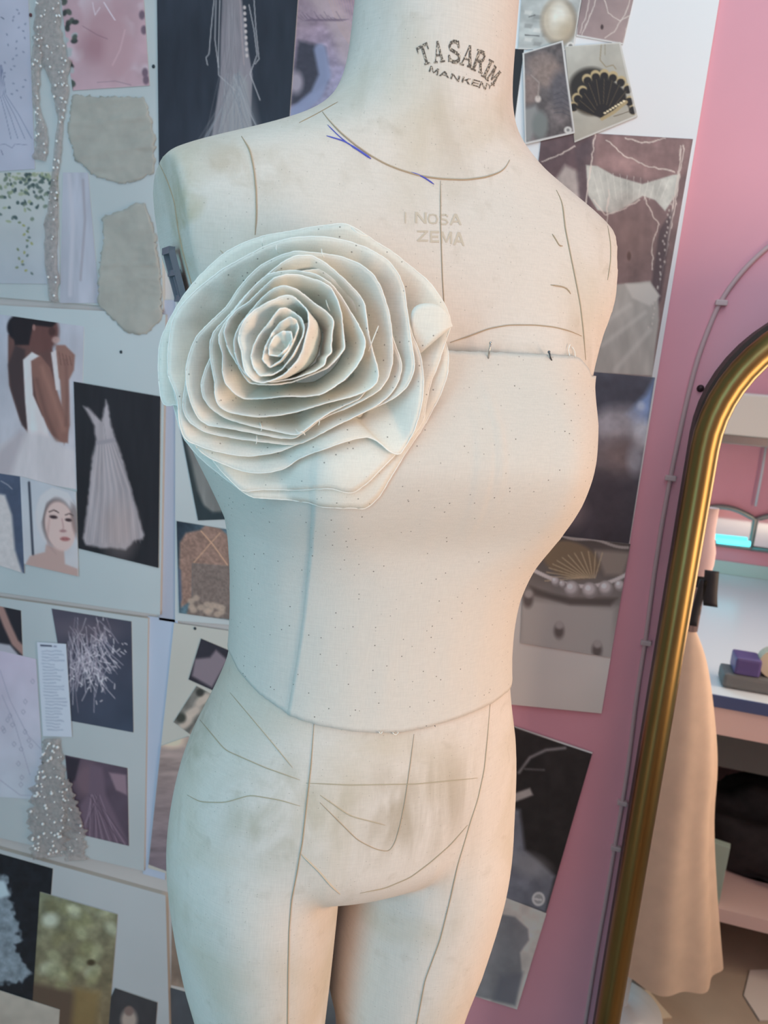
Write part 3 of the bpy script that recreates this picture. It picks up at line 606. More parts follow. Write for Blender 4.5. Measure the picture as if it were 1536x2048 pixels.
def sheet(name, quad, off, thick, paint, ref, label, cat, group=None, edge=(225, 222, 215), step=1.7, kind=None, shape=None):
    """a flat sheet on the wall: 4 corners as seen from the camera, built on the wall plane at its own depth"""
    global NPRINT
    C3 = [aty(px, py, WY-off) for px, py in quad]
    w = max(math.dist(quad[0], quad[1]), math.dist(quad[3], quad[2])); hgt = max(math.dist(quad[0], quad[3]), math.dist(quad[1], quad[2]))
    nu, nv = max(2, int(w/step)), max(2, int(hgt/step)); u = np.linspace(0, 1, nu+1); v = np.linspace(0, 1, nv+1); U, Vv = np.meshgrid(u, v)
    P = (C3[0]*(1-U[..., None])+C3[1]*U[..., None])*(1-Vv[..., None])+(C3[3]*(1-U[..., None])+C3[2]*U[..., None])*Vv[..., None]
    P = P.reshape(-1, 3); q = proj(P); A = Art(q[:, 0], q[:, 1]); paint(A)
    gm = A.c.mean(1, keepdims=True); A.c = gm+(A.c-gm)*.82 if '_board' not in name else A.c
    r = lin(ref); alb = np.clip(lin(np.clip(A.c, 0, 255))/r*(.66 if quad[0][0] < 940 else .80), .004, .93)
    if shape is not None: P[:, 1] -= shape(U.ravel(), Vv.ravel())
    W_ = nu+1; i, j = np.meshgrid(np.arange(nv), np.arange(nu), indexing='ij'); k = (i*W_+j).ravel()
    F = np.stack([k, k+W_, k+W_+1, k+1], -1)
    bd = np.concatenate([np.arange(W_), np.arange(1, nv+1)*W_+nu, (nv*W_+np.arange(nu-1, -1, -1)), np.arange(nv-1, 0, -1)*W_])
    n0 = len(P); F4 = P[bd].copy(); F5 = P[bd].copy(); F5[:, 1] = WY-off+thick
    nb_ = len(bd); a_ = np.arange(nb_); b2 = (a_+1) % nb_
    S = np.stack([n0+a_, n0+b2, n0+nb_+b2, n0+nb_+a_], -1)
    verts = np.concatenate([P, F4, F5]); faces = np.concatenate([F, S])
    col = np.concatenate([alb, np.tile(np.clip(lin(edge)*.9, 0, .9), (2*nb_, 1))])
    me = bpy.data.meshes.new(name); nV, nF = len(verts), len(faces)
    me.vertices.add(nV); me.vertices.foreach_set('co', verts.ravel()); me.loops.add(nF*4); me.loops.foreach_set('vertex_index', faces.ravel().astype(np.int32))
    me.polygons.add(nF); me.polygons.foreach_set('loop_start', (np.arange(nF)*4).astype(np.int32)); me.update(calc_edges=True)
    ca = me.color_attributes.new('ink', 'FLOAT_COLOR', 'POINT'); ca.data.foreach_set('color', np.concatenate([col, np.ones((nV, 1))], 1).ravel().astype(np.float32))
    me.materials.append(M['print']); o = bpy.data.objects.new(name, me); COL.objects.link(o); NPRINT += nV
    if kind: o['kind'] = kind
    tag(o, label, cat, group); return o
def wp(c, seed=1, amt=.03):                # plain paper or foam board
    return lambda A: A.fill(c).tex(120, amt, seed)
# ---- boards
sheet('paper_sheet', [(-60, -60), (480, -60), (470, 2160), (-60, 2160)], .0014, .0012, wp((165, 182, 190), 9), REF['ml'], 'large white paper sheet behind the left boards', 'paper', step=12)
sheet('mood_board', [(-60, -60), (313, -60), (326, 621), (-60, 590)], .008, .0063, wp((176, 196, 204)), REF['ul'], 'white foam board at upper left carrying sketches, tissue swatches and a bead trim', 'mood board', 'foam mood boards', step=12)
sheet('mood_board', [(-60, 607), (331, 629), (320, 1230), (-60, 1176)], .010, .0083, wp((160, 185, 196), 2), REF['ml'], 'white foam board with the backless bride, dress and portrait prints', 'mood board', 'foam mood boards', (215, 205, 195), 12)
sheet('mood_board', [(-60, 1187), (296, 1237), (288, 1742), (-60, 1662)], .009, .0073, wp((152, 167, 174), 3), REF['ll'], 'white foam board with the twig print and narrow text list', 'mood board', 'foam mood boards', (215, 205, 195), 12)
sheet('mood_board', [(-60, 1682), (331, 1791), (341, 2140), (-60, 2120)], .010, .0083, wp((152, 148, 146), 4), REF['bl'], 'white foam board at the bottom left behind the yellow flower print', 'mood board', 'foam mood boards', (200, 190, 180), 12)
sheet('mood_board', [(940, -60), (1447, -50), (1203, 1427), (880, 1395)], .006, .006, lambda A: A.grad((1300, 0), (1100, 1400), (205, 213, 222), (196, 192, 186)).tex(140, .03, 5), (190, 194, 196), 'tall white foam board with pearl and shell prints beside the bare pink wall', 'mood board', 'foam mood boards', (235, 225, 225), 12)  # light falloff painted in: cool and bright above, warmer and darker below
def bl_strip(A): A.fill((146, 170, 198)).tex(60, .05, 3, 1, 4)
sheet('paper_sheet', [(318, 600), (372, 600), (350, 1245), (318, 1240)], .004, .0022, bl_strip, REF['ml'], 'pale blue paper strip between the dress board and the narrow board', 'paper', step=6)
sheet('paper_sheet', [(296, 1232), (356, 1240), (330, 1760), (286, 1748)], .004, .0022, bl_strip, REF['ll'], 'pale blue paper strip beside the twig print board', 'paper', step=6)
sheet('mood_board', [(351, 560), (500, 570), (490, 1252), (350, 1241)], .006, .0018, wp((165, 188, 198), 6), REF['ml'], 'narrow white board half hidden behind the rose and waist', 'mood board', 'foam mood boards', step=12)
sheet('mood_board', [(348, 1246), (500, 1268), (480, 1790), (296, 1736)], .006, .0018, wp((160, 168, 166), 7), REF['ll'], 'narrow white board beside the hip with two tilted prints', 'mood board', 'foam mood boards', step=12)
# ---- upper left
def p_sketch(A):
    A.fill((172, 188, 216)).tex(80, .06, 2)
    for x0, x1 in [(0, 22), (4, 36), (8, 50), (12, 64)]: A.line([(x0*.3, 130), (x0, 190), ((x0+x1)/2, 230), (x1, 278)], 1.0, (92, 108, 150), .8)
    for k in range(26): A.ell(8+rng.uniform(0, 44), 20+k*7, 1.6, 2.6, (96, 112, 150), .6, rng.uniform(0, 180), .6)
    A.line([(0, 290), (10, 288), (24, 296), (30, 288), (55, 290)], 1.1, (110, 120, 160), .8).line([(2, 300), (6, 310)], 1.2, (90, 100, 140)).line([(2, 34), (8, 38)], 1.6, (60, 80, 110))
sheet('sketch_picture', [(-60, -50), (55, -50), (70, 338), (-60, 346)], .009, .0008, p_sketch, REF['ul'], 'blue white dress sketch in pen at the top left edge', 'sketch')
def p_leaf(A):
    A.grad((0, 345), (0, 570), (188, 205, 205), (168, 188, 206)).tex(60, .05, 4)
    for k in range(120):
        y = 347+abs(rng.normal(0, 1))*45; x = rng.uniform(-5, 118)
        if y < 347+ (150-abs(x-60)*1.1): A.ell(x, y, rng.uniform(2, 4), rng.uniform(3, 6), [(84, 110, 110), (110, 135, 120), (58, 84, 88), (150, 172, 140)][k % 4], .5, rng.uniform(0, 180), .85)
    for k in range(18): A.ell(50+rng.normal(0, 7), 445+k*6, 2.4, 3.4, [(110, 130, 90), (150, 160, 90), (84, 110, 110)][k % 3], .5, rng.uniform(0, 180), .8)
    A.line([(118, 350), (104, 420), (98, 500)], 1.0, (150, 170, 175), .5)
sheet('pinned_picture', [(-60, 347), (116, 343), (120, 568), (-60, 566)], .0092, .0008, p_leaf, REF['ul'], 'watercolour print of trailing green leaves at the left edge', 'print', 'prints on the left boards')
def p_drape(A):
    A.fill((172, 188, 210)).tex(20, .10, 5, 1, 6)
    A.line([(166, 360), (170, 440), (164, 520), (161, 560)], 5, (150, 152, 168), .6, 3).line([(138, 350), (146, 450), (140, 590)], 8, (186, 198, 218), .7, 5)
sheet('pinned_picture', [(126, 345), (176, 345), (199, 606), (120, 606)], .0088, .0006, p_drape, REF['ul'], 'pale lilac print of hanging fabric between the leaf print and tissue swatch', 'print', 'prints on the left boards')
def p_pink(A):
    A.fill((182, 160, 178)).tex(40, .08, 2).over((196, 196, 214), 50, .5, .62, .7, 7)
    A.ell(212, 70, 52, 70, (174, 146, 162), .8).ell(190, 95, 26, 26, (150, 112, 128), 1.2, 0, .5).ell(235, 110, 26, 60, (178, 150, 166), .9)
    A.line([(185, 5), (190, 30), (200, 15)], 2, (205, 205, 225), .9).line([(208, 5), (222, 28), (230, 40)], 2.4, (210, 214, 236), .9).line([(165, 52), (195, 70), (215, 78)], 1.4, (120, 90, 110), .6, 1.2)
    A.line([(250, 60), (240, 100), (225, 130)], 3, (200, 180, 195), .6, 2).line([(195, 165), (230, 162), (262, 170)], 2, (140, 120, 140), .6)
    for k in range(26): A.ell(127+k*.9+rng.normal(0, 3), rng.uniform(-5, 180), 5, 7, [(46, 60, 62), (70, 88, 84), (160, 180, 190)][k % 3], .5, rng.uniform(0, 180), .9)
    for x, y in [(284, 30), (288, 60), (290, 145), (292, 160)]: A.ell(x, y, 6, 9, (110, 96, 118), .6)
sheet('pinned_picture', [(117, -40), (285, -40), (299, 171), (145, 181)], .0092, .0008, p_pink, REF['ul'], 'pinkish print of a draped dress bodice framed by leaves', 'print', 'prints on the left boards')
def p_lace(A):
    A.fill((46, 56, 72)).tex(200, .12, 2)
    A.poly([(446, -40), (480, -40), (490, 60), (505, 150), (500, 300), (420, 300), (440, 160), (442, 60)], (128, 130, 144), 3).tex(14, .10, 6, 1, 5)
    A.poly([(478, 140), (494, 165), (508, 290), (430, 300), (455, 185)], (138, 146, 158), 6)
    for k in range(34):
        x0 = 468+rng.normal(0, 10); x1 = 400+k*4.2+rng.normal(0, 5)
        A.line([(x0, 155+rng.uniform(-10, 20)), ((x0*.6+x1*.4), 215), (x1, 285+rng.uniform(-10, 15))], 1.2, [(160, 172, 186), (120, 140, 160), (98, 116, 138)][k % 3], .7)
    for pts in [[(428, 0), (422, 60), (418, 108), (412, 115), (415, 130)], [(432, 0), (430, 80), (437, 135)], [(508, 0), (512, 60), (518, 118), (510, 128)], [(498, 10), (508, 60), (514, 110), (500, 148), (520, 200)], [(440, 0), (437, 90), (437, 150), (470, 180)]]:
        A.line(pts, 2.0, (170, 178, 190), .85)
    for k in range(30):
        x0 = 460+rng.normal(0, 7); A.line([(x0, rng.uniform(-10, 40)), (x0+rng.normal(0, 4), 90), (x0-8+rng.normal(0, 9), 170), (455+rng.normal(0, 26), 280)], 1.3, [(152, 156, 168), (98, 104, 120)][k % 2], .35, 2)
    A.poly([(462, 150), (498, 160), (524, 270), (410, 280)], (150, 156, 166), 16, .35)
    for k in range(9): A.ell(489+k*.6, 15+k*12, 3, 4, (186, 184, 190), .5)
    A.line([(480, 0), (483, 60), (488, 130)], 2, (160, 150, 160), .8)
sheet('pinned_picture', [(313, -60), (600, -60), (571, 350), (318, 350)], .010, .002, p_lace, REF['uc'], 'dark poster of a white lace dress tail above the left shoulder', 'poster')
def p_feather(A):
    A.grad((600, 0), (700, 260), (150, 128, 150), (128, 142, 184)).tex(16, .22, 9, 1.6, 1)
    A.poly([(596, 80), (650, 95), (655, 165), (600, 210), (580, 210)], (62, 66, 84), 10).ell(605, 10, 40, 70, (140, 130, 150), .8, 30, .7).tex(7, .08, 3)
    A.line([(640, 100), (650, 150), (632, 190), (590, 225)], 24, (128, 146, 190), .9, 8).line([(640, -10), (685, 60), (700, 110)], 46, (178, 168, 178), .6, 20)
    for k in range(14): A.line([(650+k*6, -20), (680+k*4, 60), (700+k*4, 90)], 1.6, (184, 158, 150), .5)
    for k in range(20): A.line([(596+k*4, 30+rng.uniform(-8, 8)), (608+k*4, 42), (622+k*4, 38)], 1.6, (104, 92, 118), .5)
    A.ell(592, 165, 14, 22, (150, 148, 170), .8)
sheet('pinned_picture', [(600, -60), (790, -60), (770, 330), (571, 330)], .0085, .002, p_feather, REF['uc'], 'print of pink and blue painted feathers left of the neck', 'print', 'prints on the left boards')
M['tulle'] = simple('beige_tissue', (212, 202, 190), .9, 0, .08, 40)
def sheer(m, a):
    nt = m.node_tree; tr = nt.nodes.new('ShaderNodeBsdfTransparent'); ms = nt.nodes.new('ShaderNodeMixShader'); ms.inputs[0].default_value = a
    nt.links.new(tr.outputs[0], ms.inputs[1]); nt.links.new(nt.nodes['Principled BSDF'].outputs[0], ms.inputs[2]); nt.links.new(ms.outputs[0], nt.nodes['Material Output'].inputs[0])
sheer(M['tulle'], .64)
def swatch(name, pts, off, label, seed):
    P = smooth_poly(pts, 140, True, 1); c = P.mean(0); V = []; Fc = []; m = 20; n = len(P)
    for i in range(n):
        for j in range(m):
            v = j/m; q = P[i]*(1-v)+c*v; p = aty(q[0]+(mnoise.noise((q[0]*.15, q[1]*.15, seed))*6 if j == 0 else 0), q[1]+(mnoise.noise((q[1]*.12, q[0]*.12, seed))*6 if j == 0 else 0), WY-off)
            V.append(p-np.array([0, .0005+(.0035*max(0, mnoise.noise((q[0]*.01+q[1]*.012, q[1]*.055, seed*3.1)))+.0008*mnoise.noise((q[0]*.06, q[1]*.1, seed)))*(1 if j else .15), 0]))
    V.append(aty(c[0], c[1], WY-off-.0008))
    for i in range(n):
        for j in range(m-1): Fc.append((i*m+j, i*m+j+1, ((i+1) % n)*m+j+1, ((i+1) % n)*m+j))
        Fc.append((i*m+m-1, n*m, ((i+1) % n)*m+m-1))
    o = obj(name, V, Fc, M['tulle']); md = o.modifiers.new('t', 'SOLIDIFY'); md.thickness = .0002; return tag(o, label, 'fabric swatch', 'tissue swatches')
swatch('tissue_swatch', [(146, 188), (200, 194), (290, 194), (302, 240), (310, 280), (308, 348), (246, 369), (190, 352), (150, 318), (134, 262)], .0095, 'crumpled beige tissue swatch under the pinkish dress print', 1)
swatch('tissue_swatch', [(204, 434), (236, 424), (284, 403), (303, 440), (318, 520), (326, 640), (288, 672), (250, 662), (196, 612), (198, 540), (208, 470)], .0108, 'lower beige tissue swatch hanging past the board edge', 2)
# ---- middle left
def p_bride(A):
    A.grad((0, 640), (150, 900), (150, 172, 196), (168, 182, 200)).tex(50, .05, 3)
    sk, sk2, dk = (92, 70, 70), (124, 94, 88), (62, 54, 60)
    A.poly([(16, 670), (62, 655), (100, 668), (108, 720), (112, 790), (60, 875), (40, 840), (18, 770), (16, 720)], sk, 4)
    A.poly([(30, 690), (50, 700), (55, 860), (44, 850), (22, 780), (16, 730)], dk, 6)
    A.ell(38, 655, 24, 26, (30, 30, 40), .2).ell(84, 665, 34, 40, (96, 68, 68), .25, 10).poly([(20, 640), (60, 632), (116, 642), (104, 655), (66, 650), (58, 690), (30, 690)], (34, 32, 40), 4)
    A.poly([(112, 690), (130, 690), (150, 710), (148, 740), (138, 760), (140, 850), (128, 890), (120, 760), (108, 745)], (130, 102, 96), 4)
    A.poly([(58, 715), (80, 710), (100, 735), (120, 800), (138, 850), (136, 886), (112, 884), (92, 850), (74, 800)], sk2, 4)
    A.line([(84, 735), (108, 800), (128, 860)], 9, (150, 116, 106), .5, 9).line([(74, 760), (92, 830), (112, 878)], 8, (92, 70, 68), .6, 8).line([(132, 720), (134, 790), (132, 850)], 6, (104, 80, 78), .6, 6)
    for k in range(4): A.line([(118+k*7, 704+k*3), (122+k*7, 730)], 2, (98, 74, 72), .7)
    A.poly([(46, 720), (64, 704), (78, 712), (62, 722), (66, 790), (92, 850), (100, 880), (56, 870), (50, 800)], (192, 200, 212), 3)
    A.poly([(102, 705), (112, 700), (120, 780), (112, 780)], (186, 196, 208), 3)
    A.poly([(0, 890), (55, 862), (100, 872), (130, 895), (150, 900), (160, 1000), (-20, 980)], (176, 188, 202), 12).tex(14, .05, 8, 1, 4)
    A.poly([(0, 900), (40, 860), (50, 868), (20, 950), (-30, 960)], (150, 156, 172), 14, .7).ell(104, 663, 7, 9, (70, 50, 52), .6).ell(112, 680, 8, 7, (170, 150, 150), .6, 0, .8).ell(68, 655, 3, 6, (140, 110, 110), .5)
sheet('pinned_picture', [(-60, 620), (168, 653), (160, 980), (-60, 942)], .0108, .0008, p_bride, REF['ml'], 'print of a woman in a backless white gown touching her mouth', 'print', 'prints on the left boards')
def p_gown(A):
    A.fill((33, 38, 46)).tex(150, .10, 2)
    A.poly([(166, 812), (176, 815), (190, 830), (203, 842), (208, 820), (212, 800), (216, 812), (222, 850), (232, 880), (246, 920), (264, 985), (288, 1070), (286, 1078), (270, 1080), (252, 1100), (230, 1096), (200, 1096), (172, 1090), (166, 1075), (176, 1000), (184, 920), (192, 880), (188, 850)], (150, 158, 172), 6, .95, 2)
    A.tex(9, .10, 5, 1, 8)
    for k in range(14): A.line([(196+k*2.5, 890), (186+k*6, 980), (170+k*8.5, 1085)], 1.6, [(178, 184, 196), (118, 126, 142)][k % 2], .5, 2)
    A.ell(240, 1060, 30, 50, (158, 152, 156), 1.2, 0, .5).poly([(192, 882), (230, 876), (231, 884), (193, 890)], (132, 140, 156), 3).line([(208, 848), (212, 880)], 1, (120, 128, 140), .7)
    A.line([(316, 795), (312, 1135)], 0, (0, 0, 0), 0)
sheet('pinned_picture', [(147, 763), (321, 793), (317, 1136), (157, 1097)], .012, .0008, p_gown, REF['ml'], 'print of an empty white tulle gown on a black ground', 'print', 'prints on the left boards')
def p_face(A):
    A.grad((40, 960), (156, 1150), (160, 184, 204), (172, 188, 202)).tex(40, .04, 3)
    A.line([(58, 965), (66, 1110)], 5, (58, 70, 90), 1, 2)
    A.ell(112, 1038, 40, 60, (178, 192, 206), .15, -8).ell(116, 1047, 31, 50, (92, 88, 94), .25, -8)
    A.poly([(92, 1090), (128, 1100), (130, 1128), (156, 1138), (156, 1160), (48, 1135), (60, 1112), (90, 1104)], (166, 150, 150), 4)
    A.ell(120, 1052, 30, 50, (192, 178, 180), .15, -10).poly([(92, 1075), (100, 1030), (94, 1090), (112, 1108)], (150, 132, 136), 6, .7)
    A.ell(107, 1034, 8, 3.6, (60, 48, 56), .5, 8).ell(137, 1040, 7, 3.4, (60, 48, 56), .5, 8).line([(98, 1024), (108, 1020), (117, 1025)], 2.6, (70, 56, 62), .9).line([(131, 1030), (139, 1027), (146, 1031)], 2.4, (70, 56, 62), .9)
    A.line([(124, 1038), (127, 1055), (124, 1062)], 3, (158, 136, 142), .7, 2).ell(126, 1062, 7, 3, (150, 122, 128), .7).ell(130, 1078, 9.5, 4.6, (158, 108, 112), .5, 4).line([(121, 1078), (140, 1078)], 1, (110, 60, 70), .8)
    A.ell(150, 1040, 8, 34, (100, 90, 92), .6, -8, .6).poly([(74, 1020), (82, 992), (104, 975), (136, 985), (150, 1010), (140, 1000), (112, 990), (92, 1005), (84, 1040), (76, 1050)], (176, 194, 208), 3)
sheet('pinned_picture', [(40, 952), (152, 984), (157, 1153), (48, 1128)], .0122, .0008, p_face, REF['ml'], 'portrait print of a woman with a pale head wrap', 'print', 'prints on the left boards')
def p_veil(A):
    A.fill((64, 84, 116)).tex(40, .1, 2).poly([(-20, 985), (10, 990), (24, 1030), (30, 1100), (46, 1150), (-30, 1130)], (178, 190, 200), 6).tex(8, .05, 3).line([(2, 962), (16, 970), (24, 978)], 2, (140, 158, 180), .8)
sheet('pinned_picture', [(-60, 938), (41, 953), (49, 1147), (-60, 1112)], .0118, .0008, p_veil, REF['ml'], 'print of a white veil on blue at the left edge', 'print', 'prints on the left boards')
# ---- lower left
def p_arm(A):
    A.fill((34, 34, 44)).line([(0, 1215), (14, 1250), (30, 1285), (50, 1305)], 15, (142, 112, 108), 1, 5).poly([(-10, 1285), (20, 1290), (46, 1320), (-10, 1300)], (150, 156, 172), 5)
sheet('pinned_picture', [(-60, 1200), (42, 1221), (46, 1319), (-60, 1286)], .0098, .0008, p_arm, REF['ll'], 'dark print of a bent bare arm at the left edge', 'print', 'prints on the left boards')
def p_pencil(A):
    A.grad((0, 1320), (80, 1590), (168, 166, 192), (160, 178, 196)).tex(50, .06, 3)
    for pts in [[(0, 1340), (20, 1400), (55, 1470), (84, 1500)], [(4, 1390), (30, 1450), (60, 1550)], [(0, 1560), (40, 1590), (84, 1592)]]: A.line(pts, 1.2, (128, 132, 160), .8)
    for k in range(16): cx, cy = rng.uniform(2, 70), rng.uniform(1360, 1580); A.line([(cx-4, cy), (cx, cy-5), (cx+4, cy), (cx, cy+5), (cx-4, cy)], 1.1, (116, 122, 148), .75)
sheet('sketch_picture', [(-60, 1288), (72, 1318), (90, 1600), (-60, 1590)], .0102, .0008, p_pencil, REF['ll'], 'lilac pencil dress sketch under the text list', 'sketch')
def p_twig(A):
    A.grad((110, 1230), (260, 1450), (66, 66, 84), (48, 62, 84)).tex(60, .14, 2)
    for k in range(90):
        x0, y0 = rng.uniform(135, 215), rng.uniform(1235, 1330); dx, dy = rng.normal(0, 26), rng.uniform(25, 110)
        A.line([(x0, y0), (x0+dx*.4+rng.normal(0, 5), y0+dy*.5), (x0+dx, min(1425, y0+dy))], 1.5, [(150, 152, 172), (176, 178, 194), (120, 116, 136)][k % 3], .75)
    for k in range(80): x, y = 200+rng.normal(0, 24), 1320+rng.normal(0, 38); A.line([(x, y), (x+rng.normal(0, 6), y+rng.normal(0, 7))], 2.0, (186, 190, 204), .8)
    A.ell(170, 1260, 60, 20, (110, 100, 112), 1.4, 0, .4)
sheet('pinned_picture', [(103, 1217), (263, 1243), (267, 1465), (142, 1442)], .0100, .0008, p_twig, REF['ll'], 'dark print of frosty white twigs', 'print', 'prints on the left boards')
def p_list(A):
    A.fill((168, 186, 206)).line([(82, 1291), (102, 1292)], 4, (60, 70, 96)).line([(108, 1293), (112, 1293)], 3, (110, 120, 150))
    for k in range(26):
        y = 1302+k*6.3; x0 = 83+k*.45; A.line([(x0, y), (x0+rng.uniform(20, 46), y+1)], 2.2, (126, 142, 168), .7, 1.4, 3)
sheet('hanging_list', [(74, 1284), (132, 1288), (144, 1474), (86, 1472)], .0115, .0006, p_list, REF['ll'], 'narrow sheet of small printed lines overlapping the twig print', 'paper list')
def p_purple(A):
    A.fill((72, 64, 82)).tex(40, .14, 3).ell(175, 1560, 26, 36, (98, 82, 98), .8).poly([(180, 1530), (205, 1535), (212, 1590), (235, 1640), (258, 1690), (150, 1670), (160, 1610), (176, 1590)], (92, 80, 100), 8)
    for k in range(16): A.line([(190+rng.normal(0, 6), 1590), (150+k*7.2, 1690)], 1.6, [(132, 118, 140), (66, 56, 74)][k % 2], .7)
    A.poly([(218, 1545), (252, 1550), (254, 1590), (232, 1580)], (122, 106, 124), 5).poly([(130, 1512), (160, 1518), (150, 1560), (138, 1570)], (44, 42, 56), 5)
sheet('pinned_picture', [(130, 1510), (255, 1536), (258, 1692), (144, 1665)], .0100, .0008, p_purple, REF['ll'], 'dark purple print of a woman in a full gathered gown', 'print', 'prints on the left boards')
# ---- bottom left
def p_ruffle(A):
    A.fill((22, 24, 30)).poly([(-30, 1755), (14, 1750), (22, 1800), (40, 1870), (44, 1880), (30, 1890), (60, 1950), (30, 1968), (-30, 1960)], (110, 116, 122), 8, 1, 14).tex(10, .25, 3).poly([(-20, 1760), (8, 1762), (20, 1790), (-10, 1800)], (160, 168, 170), 6)
sheet('pinned_picture', [(-60, 1690), (106, 1737), (86, 2010), (-60, 1985)], .0108, .0008, p_ruffle, REF['bl'], 'black print of a grey ruffled dress at the bottom left', 'print', 'prints on the left boards')
def p_yellow(A):
    A.grad((100, 1790), (160, 2040), (116, 112, 84), (104, 84, 58)).tex(30, .2, 3)
    for k in range(26):
        cx, cy = rng.uniform(85, 225), rng.uniform(1800, 1985); A.ell(cx, cy, rng.uniform(10, 24), rng.uniform(9, 20), [(150, 144, 104), (128, 120, 80), (168, 164, 132), (110, 100, 66)][k % 4], .9, rng.uniform(0, 180), .7)
    A.tex(12, .16, 8).ell(100, 1840, 16, 14, (190, 188, 166), .9, 0, .7).poly([(62, 1965), (150, 1985), (150, 2080), (55, 2080)], (84, 62, 48), 14).poly([(150, 1975), (200, 1985), (190, 2070), (140, 2070)], (122, 92, 50), 16, .8).ell(182, 1925, 8, 6, (60, 48, 30), .8)
sheet('pinned_picture', [(80, 1784), (235, 1829), (214, 2090), (60, 2080)], .0118, .0008, p_yellow, REF['bl'], 'print of yellow green ruffled flowers', 'print', 'prints on the left boards')
def p_small(A): A.fill((52, 48, 50)).tex(30, .1, 2).ell(258, 2040, 16, 22, (150, 126, 112), .6).ell(258, 2022, 9, 10, (110, 84, 76), .5)
sheet('pinned_picture', [(230, 1976), (315, 2005), (308, 2100), (180, 2090)], .0116, .0008, p_small, REF['bl'], 'small dark print at the bottom edge right of the flower print', 'print', 'prints on the left boards')
sheet('pinned_picture', [(-60, 1962), (119, 2020), (114, 2110), (-60, 2110)], .0126, .0008, lambda A: A.fill((160, 142, 126)).tex(40, .12, 3), REF['bl'], 'plain beige print corner at the bottom left', 'print', 'prints on the left boards')
# ---- the narrow boards
def p_green(A):
    A.fill((42, 58, 64)).poly([(372, 880), (440, 880), (452, 1000), (448, 1022), (425, 1026), (408, 1012), (395, 980)], (106, 120, 124), 8).tex(12, .14, 3, 1, 5).poly([(395, 1000), (420, 1022), (450, 1030), (450, 1045), (395, 1045)], (38, 56, 66), 6, .7)
sheet('pinned_picture', [(361, 860), (480, 870), (476, 1038), (396, 1041)], .0072, .0008, p_green, REF['ml'], 'print of a grey green dress hem beside the rose', 'print', 'prints on the left boards')
def p_back(A):
    A.grad((360, 1050), (460, 1100), (34, 50, 66), (84, 128, 150))
    A.poly([(360, 1085), (372, 1066), (400, 1060), (412, 1050), (440, 1056), (470, 1085), (470, 1135), (385, 1128), (384, 1200), (362, 1215), (358, 1150)], (132, 114, 106), 5).tex(18, .08, 2)
    A.poly([(384, 1128), (470, 1132), (470, 1240), (372, 1232), (384, 1190)], (110, 106, 104), 4).tex(4, .18, 6)
    A.line([(402, 1062), (425, 1088), (455, 1130)], 2.4, (184, 156, 132)).line([(440, 1066), (418, 1090), (388, 1125)], 2.4, (176, 150, 128))
    for k in range(14): A.ell(rng.uniform(375, 455), rng.uniform(1195, 1235), 7, 6, (170, 164, 152), .7, 0, .7)
    A.poly([(356, 1135), (362, 1140), (364, 1200), (357, 1210)], (60, 90, 130), 4, .7)
sheet('pinned_picture', [(353, 1042), (480, 1063), (470, 1242), (358, 1226)], .0074, .0008, p_back, REF['ml'], 'print of a bare back with crossed straps above beaded lace', 'print', 'prints on the left boards')
def p_d1(A): A.fill((42, 42, 54)).tex(20, .1, 2).poly([(390, 1318), (420, 1315), (432, 1300), (455, 1320), (424, 1375), (384, 1352)], (112, 106, 120), 6)
sheet('pinned_picture', [(402, 1277), (466, 1304), (426, 1381), (377, 1359)], .0072, .0008, p_d1, REF['ll'], 'small tilted dark print by the waist', 'print', 'prints on the left boards')
def p_d2(A):
    A.fill((96, 100, 98)).tex(16, .2, 3)
    for x, y in [(405, 1400), (385, 1425), (372, 1445), (395, 1460), (420, 1415)]: A.ell(x, y, 9, 20, (176, 170, 160), .7, 35+x % 30, .85)
    A.ell(362, 1436, 10, 10, (54, 60, 56), .7).ell(400, 1385, 8, 8, (50, 54, 52), .7)
sheet('pinned_picture', [(393, 1372), (450, 1402), (404, 1486), (347, 1444)], .0070, .0008, p_d2, REF['ll'], 'small tilted print of pale blossoms below the dark one', 'print', 'prints on the left boards')
def p_str(A):
    A.grad((330, 1480), (310, 1740), (142, 132, 130), (104, 98, 112)).tex(9, .16, 3, 4, 1).ell(345, 1482, 26, 14, (190, 178, 160), .8)
sheet('pinned_picture', [(322, 1492), (378, 1472), (348, 1748), (297, 1729)], .0072, .0008, p_str, REF['ll'], 'narrow mauve print of pleated fabric beside the hip', 'print', 'prints on the left boards')
sheet('pinned_picture', [(341, 1975), (430, 2000), (430, 2110), (334, 2090)], .003, .003, lambda A: A.fill((62, 62, 66)).tex(30, .1, 4), REF['bl'], 'dark grey print at the bottom behind the thigh', 'print', 'prints on the left boards')
sheet('pinned_picture', [(344, 1800), (430, 1825), (430, 1990), (342, 1970)], .0024, .0024, lambda A: A.fill((110, 88, 74)).tex(24, .25, 4), REF['bl'], 'brown patterned print edge behind the thigh', 'print', 'prints on the left boards')
sheet('pinned_picture', [(560, 1780), (780, 1830), (770, 2140), (560, 2120)], .002, .002, lambda A: A.grad((660, 1800), (660, 2040), (150, 140, 130), (70, 66, 66)).tex(40, .1, 4), REF['bm'], 'dark print seen between the thighs', 'print')
